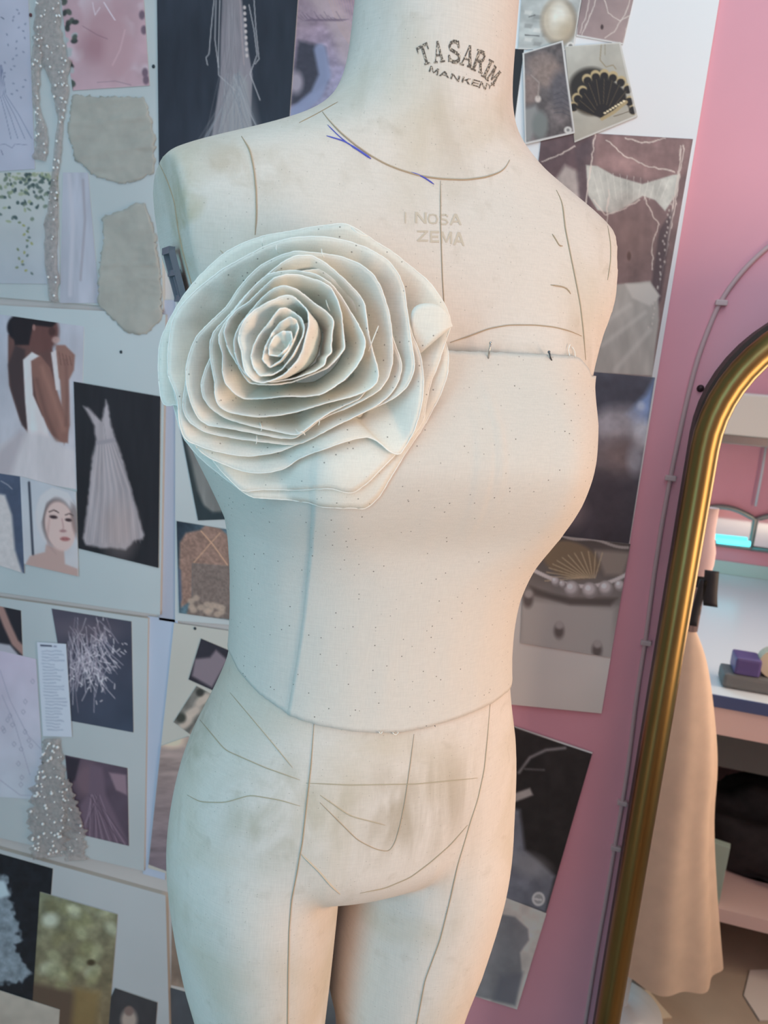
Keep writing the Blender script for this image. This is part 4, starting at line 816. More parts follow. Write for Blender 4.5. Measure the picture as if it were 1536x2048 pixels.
# ---- right board
sheet('pinned_picture', [(1026, 97), (1048, 99), (1024, 282), (1000, 280)], .0066, .0006, lambda A: A.fill((40, 42, 50)), REF['ur'], 'black strip of a print behind the neck, left of the coral print', 'print', 'prints on the right board')
def p_pearl(A):
    A.fill((176, 186, 190)).tex(24, .14, 2)
    for k in range(8): A.poly([(1050+k % 3*18, 20+k*9), (1066+k % 3*18, 22+k*9), (1062+k % 3*18, 30+k*9), (1048+k % 3*18, 28+k*9)], [(206, 212, 214), (140, 146, 150)][k % 2], 3, .8)
    A.line([(1050, 70), (1078, 72)], 2, (84, 88, 92)).line([(1058, 34), (1070, 30)], 2, (96, 98, 100))
    A.ell(1118, 44, 36, 46, (118, 108, 98), .25).ell(1116, 42, 33, 43, (196, 188, 172), .4).ell(1118, 36, 16, 30, (226, 228, 222), .9).tex(9, .06, 5, 3, 1).ell(1128, 60, 18, 20, (176, 160, 132), 1.2, 0, .6)
    A.ell(1141, 92, 8, 8, (214, 218, 220), .3).ell(1141, 92, 4, 4, (120, 120, 120), .6)
    A.line([(1164, -10), (1146, 100), (1036, 98)], 3, (218, 222, 226))
sheet('pinned_picture', [(1046, -50), (1172, -50), (1147, 101), (1036, 98)], .0072, .0008, p_pearl, REF['ur'], 'print of a large pearl brooch at the top right of the neck', 'print', 'prints on the right board')
def p_belly(A):
    A.grad((1170, 0), (1250, 80), (140, 122, 128), (168, 148, 150)).tex(24, .06, 2).ell(1204, 54, 3, 5, (70, 56, 58), .5)
    for pts in [[(1180, -10), (1172, 30), (1160, 66)], [(1196, -10), (1176, 40), (1164, 70)], [(1208, 0), (1216, 26), (1240, 42), (1262, 30)], [(1262, -10), (1250, 30), (1228, 64), (1210, 76)], [(1272, -10), (1258, 40), (1246, 84)]]: A.line(pts, 2.0, (212, 206, 204), .8, 1, 3)
    A.line([(1152, 71), (1246, 88)], 4, (206, 212, 218)).line([(1164, -50), (1152, 71)], 3, (206, 212, 218))
sheet('pinned_picture', [(1171, -50), (1278, -50), (1246, 89), (1151, 72)], .0072, .0008, p_belly, REF['ur'], 'print of a bare midriff with bead strings at the top', 'print', 'prints on the right board')
def p_coral(A):
    A.fill((104, 98, 102)).tex(22, .3, 3)
    A.ell(1085, 130, 30, 24, (132, 118, 116), .5).ell(1100, 150, 32, 24, (140, 124, 120), .5).ell(1058, 178, 22, 30, (134, 118, 116), .4).ell(1126, 180, 26, 40, (92, 90, 100), .6)
    A.tex(6, .12, 7).ell(1076, 198, 6, 7, (198, 190, 188), .6).line([(1062, 150), (1078, 165), (1076, 195)], 3, (160, 150, 148), .7).poly([(1040, 220), (1072, 210), (1082, 235), (1060, 285), (1040, 280)], (138, 142, 146), 10).ell(1080, 250, 16, 28, (116, 126, 128), .5)
    for k in range(5): A.line([(1108, 190+k*9), (1124, 184+k*10), (1140, 196+k*9)], 2, (76, 76, 88), .7)
    A.line([(1046, 106), (1125, 82), (1149, 265), (1050, 288), (1046, 106)], 5, (202, 208, 214)).ell(1136, 260, 8, 7, (198, 204, 208), .3).ell(1136, 260, 3, 3, (120, 122, 126), .6)
sheet('pinned_picture', [(1045, 106), (1126, 81), (1150, 266), (1050, 289)], .0090, .0008, p_coral, REF['ur'], 'tilted white bordered print of brown corals and shells', 'print', 'prints on the right board')
def p_bag(A):
    A.grad((1140, 100), (1260, 270), (178, 182, 178), (166, 166, 156)).tex(30, .08, 2)
    A.line([(1203, 84), (1200, 120), (1212, 134), (1226, 130), (1232, 138)], 2.4, (150, 140, 116), .9).line([(1210, 84), (1210, 110)], 2, (146, 140, 120), .8)
    A.ell(1186, 186, 46, 44, (66, 58, 46), .2, -30).ell(1178, 170, 40, 34, (44, 40, 36), .3, -20)
    R0 = np.array((1206, 240)); n = 11; pts = []
    for k in range(n):
        a = math.radians(200+k*14.5); r = 78 if 2 < k < 9 else 66; p = R0+np.array((math.cos(a)*r*.78+(k-5)*2.4, math.sin(a)*r*1.18)); pts.append(p)
        A.ell(*p, 10, 10, (186, 170, 126), .25)
    for p in pts: A.ell(p[0]*.97+R0[0]*.03, p[1]*.95+R0[1]*.05, 8, 8, (34, 28, 26), .3)
    A.poly([tuple(R0*.12+p*.88) for p in pts]+[(1256, 205), (1206, 238)], (34, 28, 26), 4)
    for p in pts: A.line([tuple(p*.9+R0*.1), tuple(p*.35+R0*.65)], 1.4, (92, 78, 58), .9)
    A.line([(1204, 238), (1228, 224), (1252, 204)], 7, (176, 160, 118), .95)
    for k in range(8): A.ell(1210+k*5.4, 226-k*3.4, 3, 2.2, (222, 214, 180), .5)
    A.line([(1132, 92), (1240, 85), (1273, 232), (1149, 284)], 4, (206, 212, 214), .8)
sheet('pinned_picture', [(1130, 93), (1241, 84), (1275, 233), (1149, 285)], .0080, .0008, p_bag, REF['ur'], 'tilted print of a black scallop shell purse with gold trim', 'print', 'prints on the right board')
def p_band(A):
    sk = (124, 98, 94)
    A.grad((1100, 280), (1240, 700), (112, 90, 92), sk).tex(60, .06, 2)
    A.poly([(1085, 262), (1180, 266), (1170, 330), (1100, 360), (1060, 360)], (92, 72, 76), 8).poly([(1130, 330), (1160, 345), (1165, 420), (1100, 420), (1110, 360)], (158, 148, 144), 10).poly([(1150, 300), (1185, 272), (1180, 430), (1158, 400)], (84, 70, 76), 8, .8)
    A.poly([(1190, 268), (1385, 278), (1370, 350), (1300, 360), (1190, 335)], (136, 106, 104), 10, .8).ell(1250, 330, 60, 16, (166, 130, 128), 1.0, 8, .6)
    A.poly([(1172, 330), (1195, 332), (1230, 352), (1285, 368), (1345, 350), (1360, 348), (1352, 390), (1330, 422), (1310, 400), (1285, 392), (1262, 408), (1225, 428), (1195, 420), (1176, 390)], (176, 178, 170), 3).tex(14, .10, 4)
    for k in range(12): A.line([(1184+k*14, 340+k*2.2 if k < 8 else 372-k*1.2), (1200+k*11, 400)], 1.4, (206, 206, 198), .5)
    for pts in [[(1190, 268), (1182, 330), (1172, 400), (1166, 430)], [(1212, 280), (1250, 312), (1300, 334), (1350, 344)], [(1250, 275), (1290, 286), (1330, 276)], [(1362, 290), (1358, 340), (1344, 420), (1330, 520), (1318, 580)], [(1186, 400), (1210, 430), (1250, 418), (1280, 398)], [(1290, 396), (1305, 430), (1318, 448), (1304, 490), (1306, 540)], [(1084, 322), (1120, 310), (1150, 292)], [(1218, 380), (1214, 430), (1212, 452)], [(1368, 290), (1352, 400), (1338, 480)]]:
        A.line(pts, 2.6, (206, 194, 184), .8, 1, 4)
    A.ell(1258, 512, 4, 9, (80, 56, 50), .7).ell(1260, 470, 50, 60, (134, 104, 96), 1.2, 0, .4)
    A.poly([(1318, 460), (1345, 420), (1322, 600), (1300, 640), (1304, 560)], (76, 62, 66), 6, .8)
    A.poly([(1220, 570), (1300, 562), (1316, 588), (1318, 640), (1310, 700), (1306, 752), (1180, 745), (1200, 640)], (162, 156, 148), 5).tex(20, .12, 8, 1, 3)
    A.poly([(1250, 568), (1300, 566), (1320, 592), (1300, 612), (1264, 596)], (186, 180, 172), 6)
    for pts in [[(1216, 640), (1260, 610)], [(1205, 690), (1290, 625)], [(1230, 740), (1300, 660)]]: A.line(pts, 9, (190, 184, 176), .55, 7)
    for k in range(30): y = 420+k*9; A.ell(1345-k*1.5+rng.normal(0, 2.5), y-30+rng.normal(0, 3), 1.8, 2.6, (190, 180, 172), .8, 0, .7)
sheet('pinned_picture', [(1084, 261), (1386, 278), (1304, 753), (1030, 732)], .0070, .0008, p_band, (192, 194, 196), 'large print of a white bandeau with bead strings over a bare midriff', 'print', 'prints on the right board')
def p_cloud(A):
    A.grad((1200, 750), (1160, 1080), (84, 84, 92), (56, 50, 54)).tex(50, .10, 2)
    A.ell(1222, 790, 90, 40, (68, 68, 76), .8, -12).poly([(1250, 830), (1290, 790), (1310, 757), (1296, 860), (1270, 850)], (112, 134, 172), 14).ell(1225, 850, 55, 34, (156, 146, 146), .9, -15, .9).ell(1284, 870, 24, 28, (170, 166, 168), .8).ell(1212, 920, 46, 40, (128, 108, 102), 1.1, 0, .8).ell(1250, 910, 34, 40, (124, 100, 92), 1.1, 0, .6)
    A.ell(1270, 920, 16, 30, (150, 146, 150), .9, 0, .7).ell(1200, 1000, 70, 60, (66, 58, 62), .9, 0, .9).tex(16, .10, 7).ell(1150, 1030, 22, 30, (110, 92, 90), 1.1, 30, .7).ell(1282, 812, 8, 9, (176, 180, 190), .9, 0, .7)
sheet('pinned_picture', [(1110, 737), (1310, 755), (1258, 1088), (1030, 1060)], .0074, .0008, p_cloud, REF['mr'], 'print of a dark feathery cloud with a patch of blue sky', 'print', 'prints on the right board')
def p_shell(A):
    A.grad((1150, 1060), (1130, 1310), (70, 60, 54), (156, 146, 136)).tex(40, .08, 2)
    A.poly([(1040, 1196), (1232, 1216), (1222, 1316), (1040, 1288)], (158, 148, 138), 16).poly([(1190, 1100), (1262, 1105), (1245, 1150), (1210, 1150)], (132, 116, 102), 10)
    c = np.array((1180, 1160)); A.ell(1142, 1120, 58, 36, (118, 96, 70), .2, 18)
    for k in range(13):
        a = math.radians(178+k*9); A.line([tuple(c+np.array((math.cos(a)*92, math.sin(a)*58))*.98), tuple(c+np.array((-20+k*2.5, -4)))], 2.2, (172, 148, 112), .8)
    for k in range(40): t = k/39; A.ell(1062+t*190, 1138+36*math.sin(t*math.pi*.8)*1.2-t*14, 4, 4, (184, 172, 164), .6)
    for k in range(26): t = k/25; A.ell(1120+t*135, 1070+t*24+3*math.sin(t*9), 3.6, 3, (150, 136, 126), .7)
    A.poly([(1060, 1172), (1100, 1186), (1140, 1196), (1235, 1196), (1220, 1212), (1140, 1210), (1070, 1190)], (74, 64, 58), 8, .8)
    for x, y, r in [(1112, 1164, 9), (1144, 1178, 16), (1180, 1181, 16), (1212, 1177, 15), (1240, 1172, 11), (1126, 1170, 7)]: A.ell(x, y, r, r, (128, 116, 110), .2).ell(x-2, y-3, r*.75, r*.75, (176, 164, 158), .6).ell(x-4, y-5, r*.3, r*.3, (222, 214, 208), .7)
    for x, y in [(1056, 1200), (1118, 1262), (1194, 1300)]: A.ell(x, y, 10, 15, (92, 80, 74), .8).ell(x+1, y-12, 8, 8, (150, 138, 130), .7)
sheet('pinned_picture', [(1050, 1063), (1261, 1088), (1221, 1315), (1041, 1286)], .0078, .0008, p_shell, REF['mr'], 'print of pearl strands and a ribbed golden shell on sand', 'print', 'prints on the right board')
# ---- lower right, on the bare pink wall
def p_black(A):
    A.fill((30, 26, 26)).tex(60, .12, 2).line([(1038, 1545), (1060, 1515), (1092, 1500), (1130, 1496)], 5, (112, 104, 104), .8, 5).line([(1050, 1538), (1088, 1540)], 3, (96, 90, 90), .7, 4)
    A.poly([(1020, 1590), (1060, 1576), (1066, 1590), (1030, 1604)], (122, 112, 108), 5).poly([(1000, 1610), (1040, 1620), (1050, 1700), (1110, 1752), (1092, 1826), (985, 1790)], (82, 82, 90), 10).tex(22, .18, 4).ell(1060, 1730, 40, 22, (110, 108, 110), .9, 20, .6)
    A.ell(1077, 1798, 13, 14, (160, 156, 152), .2).ell(1077, 1798, 9, 10, (112, 110, 110), .3).line([(1070, 1798), (1082, 1800)], 4, (176, 172, 168)).line([(1032, 1453), (1184, 1505)], 5, (170, 156, 150), .9)
sheet('pinned_picture', [(1008, 1446), (1185, 1505), (1092, 1826), (950, 1772)], .0030, .0012, p_black, REF['lr'], 'black and grey print with a round badge on the pink wall', 'print', 'prints on the pink wall')
def p_grey(A):
    A.fill((150, 138, 130)).tex(40, .06, 2).poly([(985, 1825), (1030, 1834), (1056, 1858), (1058, 1880), (1040, 1905), (1044, 1950), (1030, 2010), (930, 1988), (960, 1900)], (96, 92, 94), 5).tex(30, .14, 3).poly([(1000, 1950), (1046, 1945), (1030, 2012), (985, 2002)], (74, 72, 78), 12, .7)
sheet('pinned_picture', [(978, 1779), (1093, 1827), (1034, 2019), (918, 1983)], .0028, .0010, p_grey, REF['lr'], 'grey print of a fabric form on beige at the bottom of the pink wall', 'print', 'prints on the pink wall')
# ---- map pins
M['pinhead'] = simple('dark_map_pin', (40, 48, 56), .4); M['redpin'] = simple('dark_red_map_pin', (96, 50, 56), .4)
for (px, py, lb, mt, off) in [(242, 704, 'dark map pin on the board right of the backless bride print', 'pinhead', .0103), (307, 133, 'dark map pin beside the lace dress poster', 'pinhead', .0083), (61, 30, 'dark red map pin left of the bead trim', 'redpin', .0093), (390, 1257, 'dark map pin above the small tilted dark print', 'pinhead', .0063)]:
    bm = bmesh.new(); bmesh.ops.create_uvsphere(bm, u_segments=12, v_segments=8, radius=.0026); P = aty(px, py, WY-off)
    for v_ in bm.verts: v_.co = Vector((v_.co.x, v_.co.y*.6, v_.co.z))+Vector(P)
    tag(bmobj('map_pin', bm, M[mt], None, True), lb, 'map pin', 'map pins')
# ---- bead trims hanging on the left boards
M['bead'] = simple('clear_bead', (250, 248, 246), .06, .1, 0, 30, 0, 1.0); M['net'] = simple('beige_net', (206, 190, 184), .85, 0, .22, 160); sheer(M['net'], .40)
bm = bmesh.new(); bmesh.ops.create_uvsphere(bm, u_segments=10, v_segments=6, radius=1.0); BEAD = bpy.data.meshes.new('bead'); bm.to_mesh(BEAD); bm.free(); BEAD.materials.append(M['bead']); BEAD.polygons.foreach_set('use_smooth', [True]*len(BEAD.polygons))
def net_strip(name, spine, widths, off, root, seed):
    S = smooth_poly(spine, 50); Wd = np.interp(np.linspace(0, 1, 50), np.linspace(0, 1, len(widths)), widths); V = []; Fc = []
    for i, p in enumerate(S):
        d = S[min(i+1, 49)]-S[max(i-1, 0)]; d /= np.linalg.norm(d)+1e-9; nn = np.array([-d[1], d[0]])
        for j in range(7):
            u = (j/6-.5)*2; q = p+nn*u*Wd[i]*(1+.6*mnoise.noise((i*.45, j*3.0, seed)))
            V.append(aty(q[0], q[1], WY-off-.0012*(1-u*u)-.0008*mnoise.noise((i*.5, j*.9, seed))))
    for i in range(49):
        for j in range(6): Fc.append((i*7+j, i*7+j+1, (i+1)*7+j+1, (i+1)*7+j))
    o = obj(name, V, Fc, M['net'], root); md = o.modifiers.new('t', 'SOLIDIFY'); md.thickness = .0005
    return S, Wd
def beads(S, Wd, n, off, root, rmin=.0009, rmax=.0021, lo=0, hi=49, group=None):
    for k in range(n):
        i = int(rng.integers(lo, hi)); q = S[i]+np.array([rng.uniform(-1, 1)*Wd[i], rng.uniform(-3, 3)]); r = rng.uniform(rmin, rmax)
        o = bpy.data.objects.new('bead', BEAD); COL.objects.link(o); o.location = aty(q[0], q[1], WY-off-r*.8); o.scale = (r, r, r); o.parent = root
T1 = tag(empty('beaded_trim'), 'long beaded net trim hanging down the upper left board', 'bead trim')
S, Wd = net_strip('net', [(92, -20), (98, 30), (94, 60), (100, 95), (118, 150), (122, 230), (116, 290), (110, 340), (104, 420), (100, 500), (108, 604)], [22, 26, 28, 20, 6, 7, 6, 10, 14, 12, 9], .0118, T1, 1); beads(S, Wd, 52, .0135, T1, hi=22); beads(S, Wd, 22, .0135, T1, lo=22)
S, Wd = net_strip('net', [(76, 70), (72, 130), (70, 200), (82, 255), (84, 285), (78, 320)], [9, 10, 7, 5, 12, 13], .0122, T1, 2); beads(S, Wd, 24, .014, T1)
T2 = tag(empty('beaded_trim'), 'short beaded lace tassel hanging beside the purple gown print', 'bead trim')
S, Wd = net_strip('net', [(102, 1478), (104, 1520), (98, 1580), (96, 1640), (94, 1700), (96, 1716)], [14, 22, 32, 40, 38, 30], .0150, T2, 3); beads(S, Wd, 78, .0165, T2, .0012, .0030)
S, Wd = net_strip('net', [(128, 1560), (138, 1620), (148, 1680), (150, 1722)], [10, 18, 24, 20], .0135, T2, 4); beads(S, Wd, 18, .015, T2, .0012, .0024)
# ------------------------------------------------------------------ room shell, wall cable, mirror
def struct(o): o['kind'] = 'structure'; return o
XL, XR, YF = -2.3, 1.9, -.93
struct(box('wall_back', (XL, WY, 0), (XR, WY+.1, 2.75), M['pink'])); struct(box('floor', (XL, YF-.1, -.05), (XR, WY+.1, 0), M['floor']))
struct(box('wall_front', (XL, YF-.1, 0), (XR, YF, 2.75), M['pink']))
struct(box('baseboard_back', (XL, WY-.012, 0), (XR, WY, .08), simple('white_trim', (226, 220, 216), .5)))
M['cable'] = simple('pinkish_cable', (206, 172, 174), .5); M['clip'] = simple('cable_clip', (212, 184, 184), .5)
CB = empty('wall_cable', 'thin white cable clipped along the pink wall left of the mirror', 'cable')
cp = smooth_poly([(1640, 430), (1590, 455), (1536, 492), (1490, 535), (1455, 580), (1438, 606), (1420, 650), (1397, 710), (1376, 790), (1352, 900), (1340, 960), (1325, 1040), (1308, 1150), (1291, 1280), (1272, 1400), (1258, 1520), (1244, 1610), (1230, 1690), (1212, 1800), (1190, 1920), (1168, 2060)], 90, it=3)
tube('cord', [aty(p[0], p[1], WY-.0035-.0006*math.sin(i*.7)) for i, p in enumerate(cp)], .0030, M['cable'], CB, 10)
for px, py in [(1440, 606), (1339, 955), (1290, 1283), (1243, 1602), (1230, 1692)]:
    P = aty(px, py, WY); bm = bmesh.new(); add_box(bm, P+np.array([-.006, -.0085, -.0035]), P+np.array([.008, 0, .0035]), .0015); bmobj('cable_clip', bm, M['clip'], CB)
P = aty(1401, 777, WY); bm = bmesh.new(); bmesh.ops.create_cone(bm, cap_ends=True, segments=16, radius1=.005, radius2=.0035, depth=.004)
for v_ in bm.verts: v_.co = Vector((v_.co.x, -v_.co.z, v_.co.y))+Vector(P)+Vector((0, -.0015, 0))
tag(bmobj('wall_screw', bm, simple('dark_screw', (70, 48, 52), .5, .6), None, True), 'dark screw head in the pink wall right of the cable', 'screw')
# mirror: brass tube frame with rounded corners, standing against the wall
YM = .93
MR = empty('standing_mirror', 'tall mirror with a rounded brass tube frame standing by the pink wall', 'mirror')
xl = .110; xr = xl+.62; ztop = CH+.096; zb = .02; rc = .17
def rrect(x0, x1, z0, z1, r, n=14):
    P = []
    for cx, cz, a0 in ((x0+r, z1-r, 180), (x1-r, z1-r, 90), (x1-r, z0+r, 0), (x0+r, z0+r, -90)):
        for k in range(n+1):
            a = math.radians(a0-90*k/n); P.append((cx+r*math.cos(a), cz+r*math.sin(a)))
    return P
M['brass'], nt, b = new_mat('brushed_brass'); b.inputs['Metallic'].default_value = 1; b.inputs['Roughness'].default_value = .33
tc = nt.nodes.new('ShaderNodeTexCoord'); nz = nt.nodes.new('ShaderNodeTexNoise'); nz.inputs['Scale'].default_value = 60; mp = nt.nodes.new('ShaderNodeMapping'); mp.inputs['Scale'].default_value = (1, 1, .12)
nt.links.new(tc.outputs['Object'], mp.inputs[0]); nt.links.new(mp.outputs[0], nz.inputs[0]); r_ = nt.nodes.new('ShaderNodeValToRGB')
r_.color_ramp.elements[0].color = (*lin((122, 98, 58)), 1); r_.color_ramp.elements[1].color = (*lin((152, 126, 78)), 1); nt.links.new(nz.outputs[0], r_.inputs[0]); nt.links.new(r_.outputs[0], b.inputs['Base Color'])
M['backing'] = simple('shaded_backing', (62, 46, 40), .6)  # dark tone stands for the frame's side lying in shade
M['glass'], nt, b = new_mat('mirror_glass'); b.inputs['Metallic'].default_value = 1; b.inputs['Roughness'].default_value = .012; b.inputs['Base Color'].default_value = (.90, .92, .92, 1)
TR = .0160
loop = rrect(xl+TR, xr-TR, zb+TR, ztop-TR, rc)
def frame_tube(name, loop, y, r, ry, mat, seg=20):
    n = len(loop); L_ = np.array(loop); V = []; Fc = []
    for i in range(n):
        t = L_[(i+1) % n]-L_[i-1]; t /= np.linalg.norm(t); nn = np.array([-t[1], t[0]])
        for k in range(seg):
            a = 2*math.pi*k/seg; V.append((L_[i][0]+nn[0]*math.cos(a)*r, y+math.sin(a)*ry, L_[i][1]+nn[1]*math.cos(a)*r))
    for i in range(n):
        for k in range(seg): Fc.append((i*seg+k, i*seg+(k+1) % seg, ((i+1) % n)*seg+(k+1) % seg, ((i+1) % n)*seg+k))
    return obj(name, V, Fc, mat, MR)
dl = []
for i in range(len(loop)):
    a, c_ = np.array(loop[i]), np.array(loop[(i+1) % len(loop)]); k = max(1, int(np.linalg.norm(c_-a)/.04))
    dl += [tuple(a*(1-j/k)+c_*j/k) for j in range(k)]
frame_tube('brass_frame', dl, YM-.004, TR, TR, M['brass'])
def slab(name, loop, y0, y1, mat):
    n = len(loop); V = [(x, y0, z) for x, z in loop]+[(x, y1, z) for x, z in loop]; Fc = [tuple(range(n)), tuple(range(2*n-1, n-1, -1))]+[(i, i+n, (i+1) % n+n, (i+1) % n) for i in range(n)]
    return obj(name, V, Fc, mat, MR, False)
slab('mirror_glass', rrect(xl+TR*1.2, xr-TR*1.2, zb+TR*1.2, ztop-TR*1.2, rc-.005), YM, YM+.004, M['glass'])
slab('backing_board', rrect(xl+.002, xr-.002, zb+.002, ztop-.002, rc), YM+.006, YM+.040, M['backing'])

# ------------------------------------------------------------------ the part of the room the mirror shows (it stands opposite, on the camera side)
def vz(px, py, z): p = atz(px, py, z); return np.array([p[0], 2*YM-p[1], p[2]])
def vy(px, py, yv): p = aty(px, py, yv); return np.array([p[0], 2*YM-p[1], p[2]])
M['white'] = simple('white_laminate', (226, 232, 236), .25); M['blue'] = simple('blue_edge', (70, 86, 130), .5); M['ppink'] = simple('pale_pink_board', (224, 198, 194), .6); M['dark'] = simple('dark_fabric', (34, 32, 36), .8, 0, .3, 40, .3); M['grey'] = simple('grey_panel', (104, 106, 106), .6)
tf = vz(1480, 1399, .75); yt1 = tf[1]; yt0 = YF+.01; xt0 = .20; xt1 = 1.7
TBL = tag(empty('work_table'), 'white work table with blue edge and crowded pink shelf opposite the mirror', 'table')
box('tabletop', (xt0, yt0, .725), (xt1, yt1-.004, .75), M['white'], TBL); box('edge_band', (xt0, yt1-.004, .722), (xt1, yt1, .750), M['blue'], TBL)
box('apron', (xt0+.01, yt1-.03, .655), (xt1-.01, yt1-.008, .722), M['ppink'], TBL); box('side_panel', (xt0+.01, yt0, 0), (xt0+.03, yt1-.03, .722), M['grey'], TBL); box('side_panel', (xt1-.03, yt0, 0), (xt1-.01, yt1-.03, .722), M['grey'], TBL)
box('back_panel', (xt0+.03, yt1-.24, .47), (xt1-.03, yt1-.22, .722), M['grey'], TBL)
sh = vz(1500, 1880, .17); box('shelf', (xt0+.03, yt0+.01, .15), (xt1-.03, yt1-.06, .185), M['ppink'], TBL)
# things on and under the table
def vbox(name, c, s, mat, label, cat, bevel=.004, rot=0):
    bm = bmesh.new(); add_box(bm, (-s[0]/2, -s[1]/2, 0), (s[0]/2, s[1]/2, s[2]), bevel); o = bmobj(name, bm, mat); o.location = c; o.rotation_euler.z = rot; return tag(o, label, cat)
c = vz(1490, 1372, .75)
tp = tag(empty('tape_dispenser'), 'grey tape dispenser with a purple block on the work table', 'tape dispenser'); tp.location = c
bm = bmesh.new(); add_box(bm, (-.055, -.035, .001), (.085, .035, .035), .008); bmobj('base', bm, M['grey'], tp)
bm = bmesh.new(); add_box(bm, (-.035, -.03, .035), (.02, .03, .075), .006); bmobj('block', bm, simple('purple_plastic', (88, 76, 130), .4), tp)
bm = bmesh.new(); bmesh.ops.create_cone(bm, cap_ends=True, segments=24, radius1=.034, radius2=.034, depth=.03)
for v_ in bm.verts: v_.co = Vector((v_.co.x+.05, v_.co.z, v_.co.y+.068))
bmobj('tape_roll', bm, simple('beige_tape', (206, 196, 170), .5), tp)
def lump(name, c, s, mat, label, cat, seed, amp=.25):
    bm = bmesh.new(); bmesh.ops.create_icosphere(bm, subdivisions=4, radius=1)
    for v_ in bm.verts:
        n = 1+amp*mnoise.fractal(v_.co*2.2+Vector((seed, 0, 0)), 1.0, 2.0, 4); v_.co = Vector((v_.co.x*s[0]*n, v_.co.y*s[1]*n, max(0, (v_.co.z+.55)*s[2]*n)))
    o = bmobj(name, bm, mat, None, True); o.location = c; return tag(o, label, cat)
lump('fabric_bundle', (xt0+.42, yt1-.32, .187), (.26, .15, .13), M['dark'], 'dark fabric bundle heaped on the shelf under the work table', 'fabric bundle', 3)
vbox('storage_box', (xt0+.25, yt0+.36, .50), (.18, .1, .12), M['dark'], 'dark box hung high under the work table', 'box')
vbox('green_card', (xt0+.20, yt1-.085, .187), (.09, .02, .16), simple('pale_green_card', (172, 196, 186), .6), 'pale green card leaning by the fabric bundle', 'card', .001, .2)
M['scrap'] = simple('cream_paper', (222, 206, 180), .8); M['scrap2'] = simple('pale_paper', (216, 208, 200), .8)
def scrap(pts, z, mat, label):
    V = [vz(px, py, z) for px, py in pts]; n = len(V); V2 = [v+np.array([0, 0, -.004]) for v in V]
    o = obj('paper_scrap', V+V2, [tuple(range(n)), tuple(range(2*n-1, n-1, -1))]+[(i, i+n, (i+1) % n+n, (i+1) % n) for i in range(n)], mat, None, False); return tag(o, label, 'paper scrap', 'paper scraps on the floor')
scrap([(1262, 1986), (1296, 1978), (1322, 2010), (1344, 2034), (1300, 2040), (1250, 2030)], .005, M['scrap'], 'cream paper scrap on the floor below the skirt hem')
scrap([(1500, 1940), (1560, 1938), (1580, 2040), (1520, 2040), (1488, 1990)], .005, M['scrap2'], 'pale paper sheet on the floor under the shelf')
vbox('blue_spool', vz(1300, 1962, .012), (.03, .03, .04), simple('blue_plastic', (60, 92, 140), .4), 'small blue spool on the floor under the skirt', 'spool'); vbox('brown_block', vz(1367, 1962, .006), (.04, .02, .02), simple('brown_wood', (88, 56, 46), .6), 'small brown block on the floor by the skirt', 'block')
# arch topped vanity mirrors on the opposite wall, with a glowing cyan tube added for a lamp's reflection
yv = 2*YM-YF-.012; VM = []
M['chrome'] = simple('grey_metal_trim', (150, 156, 150), .3, .8); M['vglass'], nt, b = new_mat('vanity_glass'); b.inputs['Metallic'].default_value = 1; b.inputs['Roughness'].default_value = .05; b.inputs['Base Color'].default_value = (.78, .86, .86, 1)
for k, (xa, xb, lb) in enumerate([(1384, 1512, 'arch topped wall mirror at left above the work table'), (1514, 1642, 'arch topped wall mirror at right above the work table')]):
    xm0, zl = vy(xa, 1026, yv)[[0, 2]]; xm1 = vy(xb, 1030, yv)[0]; z0 = vy(1500, 1096, yv)[2]; zs = vy(1440, 1030, yv)[2]; ch = .03
    vm = tag(empty('arch_mirror'), lb, 'wall mirror', 'arch mirrors over the work table'); VM.append(vm)
    pr = [(xm0, z0), (xm0, zs)]+[(xm0+(xm1-xm0)*i/16, zs+ch*math.sin(math.pi*i/16)) for i in range(1, 16)]+[(xm1, zs), (xm1, z0)]
    n = len(pr); V = [(x, YF+.012, z) for x, z in pr]+[(x, YF+.001, z) for x, z in pr]
    obj('glass', V, [tuple(range(n)), tuple(range(2*n-1, n-1, -1))]+[(i, i+n, (i+1) % n+n, (i+1) % n) for i in range(n)], M['vglass'], vm, False)
    tube('frame', [(x, YF+.014, z) for x, z in pr]+[(xm0, YF+.014, z0)], .009, M['chrome'], vm, 8)
M['cyan'], nt, b = new_mat('cyan_light'); b.inputs['Base Color'].default_value = (.1, .6, .7, 1); b.inputs['Emission Color'].default_value = (.12, .85, 1, 1); b.inputs['Emission Strength'].default_value = 2.2
a_, c_ = vy(1434, 1081, yv-.03), vy(1500, 1088, yv-.03); tube('reflected_tube', [a_, (a_+c_)/2, c_], .010, M['cyan'], VM[0])['label'] = 'glowing cyan tube light'
M['mint'] = simple('mint_board', (190, 226, 222), .4); z1, z2 = vy(1500, 1130, yv)[2], .76
box('back_board', (xt0, YF+.001, .75), (xt1, YF+.008, z1), M['mint'], TBL)['label'] = 'mint board along the back'
tag(tube('reflection_streak', [vy(1534, 880, yv-.006), vy(1524, 945, yv-.006), vy(1511, 1012, yv-.006)], .004, M['white']), 'thin white streak in place of a reflection on the wall above the arch mirrors', 'streak')  # white tube added in place of a thin bright reflection
# white wall cupboard high on the opposite wall
zc0, zc1 = vy(1500, 893, yv-.2)[2], vy(1500, 790, yv-.2)[2]; xc = .18
wc = tag(empty('wall_cupboard'), 'white wall unit with a grey lower rail opposite the mirror', 'wall unit')
box('body', (xc, YF+.001, zc0+.03), (xt1, YF+.20, zc1), simple('warm_white', (226, 222, 212), .5), wc, .004); box('rail', (xc, YF+.001, zc0), (xt1, YF+.19, zc0+.03), M['chrome'], wc, .003)
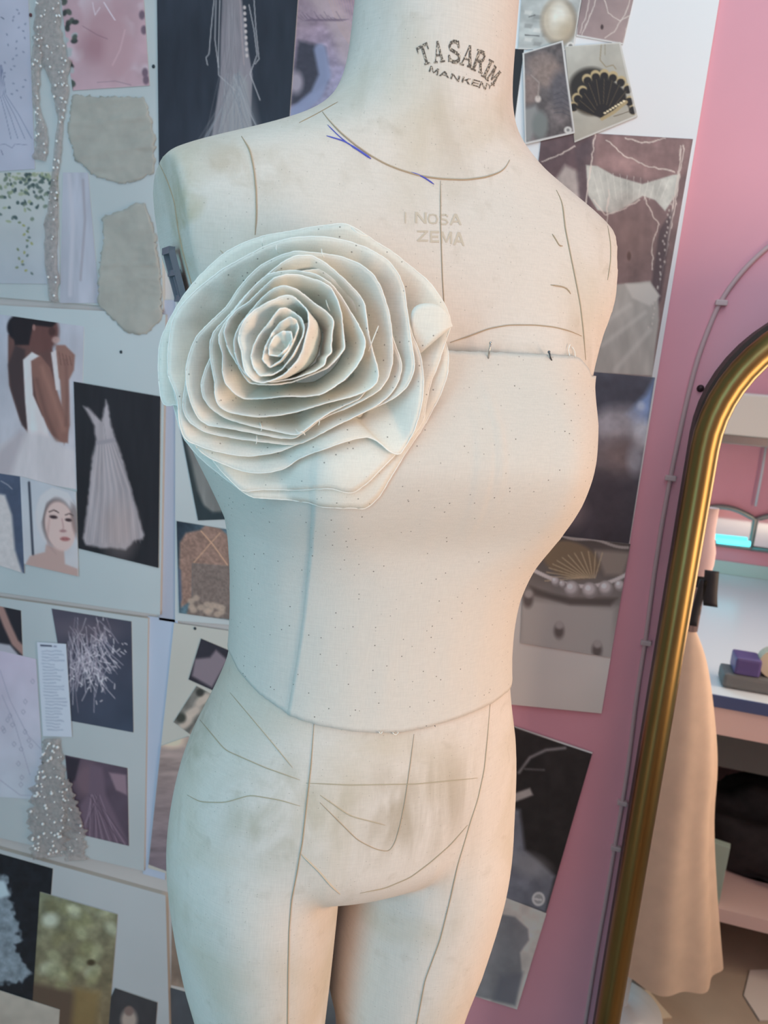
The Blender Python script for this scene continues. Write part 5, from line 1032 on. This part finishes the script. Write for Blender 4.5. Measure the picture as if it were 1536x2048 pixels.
# dress form in a long beige skirt between the camera and the mirror's right side
sk = tag(empty('skirted_form'), 'figure form in a long beige skirt, pale pink top and black sash', 'dress form')
yvk = 1.55; M['skirt'] = simple('beige_skirt', (214, 190, 168), .85, 0, .05, 30, .15); M['pinktop'] = simple('pale_pink_top', (236, 208, 204), .8); M['sash'] = simple('black_sash', (34, 34, 40), .6)
RT = [(1268, .0), (1300, .0)]
prof = [(1262, 1392), (1290, 1404), (1330, 1416), (1400, 1425), (1500, 1434), (1560, 1432), (1620, 1424), (1700, 1424), (1800, 1428), (1880, 1433), (1935, 1436)]
xcen = .235; rows = []
for y, x in prof: p = vy(x, y, yvk); rows.append((p[2], p[0]-xcen))
ysk = 2*YM-yvk; V = []; Fc = []; n = 96
for ri, (z, r) in enumerate(rows):
    t = ri/(len(rows)-1)
    for k in range(n):
        a = 2*math.pi*k/n; f = 1+.045*t*math.cos(9*a+.8)+.03*t*math.sin(5*a+2); rr = r*f
        V.append((xcen+rr*math.cos(a), ysk+rr*.62*math.sin(a), z-(.004*math.cos(9*a+.8)+.012*math.sin(2*a))*(t > .95)))
for i in range(len(rows)-1):
    for k in range(n): Fc.append((i*n+k, i*n+(k+1) % n, (i+1)*n+(k+1) % n, (i+1)*n+k))
o = obj('skirt', V, Fc, M['skirt'], sk); md = o.modifiers.new('s', 'SUBSURF'); md.levels = 1; md.render_levels = 2
def lathe_el(name, rows, mat, sy=.62):
    V = []; Fc = []; n = 48
    for z, r in rows:
        for k in range(n): a = 2*math.pi*k/n; V.append((xcen+r*math.cos(a), ysk+r*sy*math.sin(a), z))
    for i in range(len(rows)-1):
        for k in range(n): Fc.append((i*n+k, i*n+(k+1) % n, (i+1)*n+(k+1) % n, (i+1)*n+k))
    Fc += [tuple(range(n)), tuple(range((len(rows)-1)*n, len(rows)*n))]
    o = obj(name, V, Fc, mat, sk); return o
def vr(x, y): p = vy(x, y, yvk); return (p[2], max(.02, p[0]-xcen))
lathe_el('top', [vr(*q) for q in [(1380, 1010), (1410, 1035), (1424, 1055), (1430, 1080), (1432, 1105), (1428, 1130), (1420, 1152), (1408, 1175), (1398, 1215), (1390, 1262)]], M['pinktop'])
lathe_el('sash', [vr(*q) for q in [(1421, 1152), (1409, 1175), (1402, 1200), (1396, 1228), (1391, 1262)]], M['sash'])
for pts, w_ in [([(1424, 1142), (1422, 1165), (1420, 1190), (1421, 1213)], .0125), ([(1408, 1160), (1400, 1190), (1392, 1220), (1386, 1252)], .007)]:
    P = [vy(px, py, yvk-.10) for px, py in smooth_poly(pts, 10)]; V = []; Fc = []
    for i, p in enumerate(P): V += [p+np.array([-w_, 0, 0]), p+np.array([w_, 0, 0])]
    for i in range(9): Fc.append((2*i, 2*i+1, 2*i+3, 2*i+2))
    o = obj('sash_tail', V, Fc, M['sash'], sk); md = o.modifiers.new('t', 'SOLIDIFY'); md.thickness = .003
ring_lathe('stand_pole', [(.012, .03), (.012, .9), (0, .9)], xcen, ysk, M['white'], sk, 16); ring_lathe('stand_base', [(0, 0), (.09, 0), (.09, .012), (.02, .03), (0, .03)], xcen, ysk, M['white'], sk, 32)
# ------------------------------------------------------------------ light
def area(name, loc_, target, size, sy, power, col):
    d = bpy.data.lights.new(name, 'AREA'); d.shape = 'RECTANGLE'; d.size = size; d.size_y = sy; d.energy = power; d.color = col
    o = bpy.data.objects.new(name, d); COL.objects.link(o); o.location = loc_
    o.rotation_euler = (Vector(target)-Vector(loc_)).to_track_quat('-Z', 'Y').to_euler(); return o
area('cool_fill_light', (-.48, -.90, 1.18), (-.20, .75, 1.12), .95, 1.9, 19.5, (.22, .77, 1.0))  # unseen cool fill added behind the camera to light the front
area('high_fill_light', (.25, -.90, 2.18), (-.08, .6, 1.05), 1.1, .8, 8, (.94, .93, 1.0))  # added neutral fill, set high to stay out of the mirror
area('warm_lamp', (1.15, .25, 1.10), (-.15, .58, .98), .5, .8, 13, (1.0, .70, .50))
area('ceiling_panel', (.25, .1, 2.62), (.1, .45, 1.2), .9, .9, 6, (.76, .94, 1.0))
w = bpy.data.worlds.new('world'); SC.world = w; w.use_nodes = True
bg = w.node_tree.nodes['Background']; bg.inputs[0].default_value = (.58, .88, 1, 1); bg.inputs[1].default_value = .34
vs = SC.view_settings; vs.view_transform = 'Standard'; vs.look = 'None'; vs.gamma = 1; vs.use_curve_mapping = False; vs.exposure = 0.0
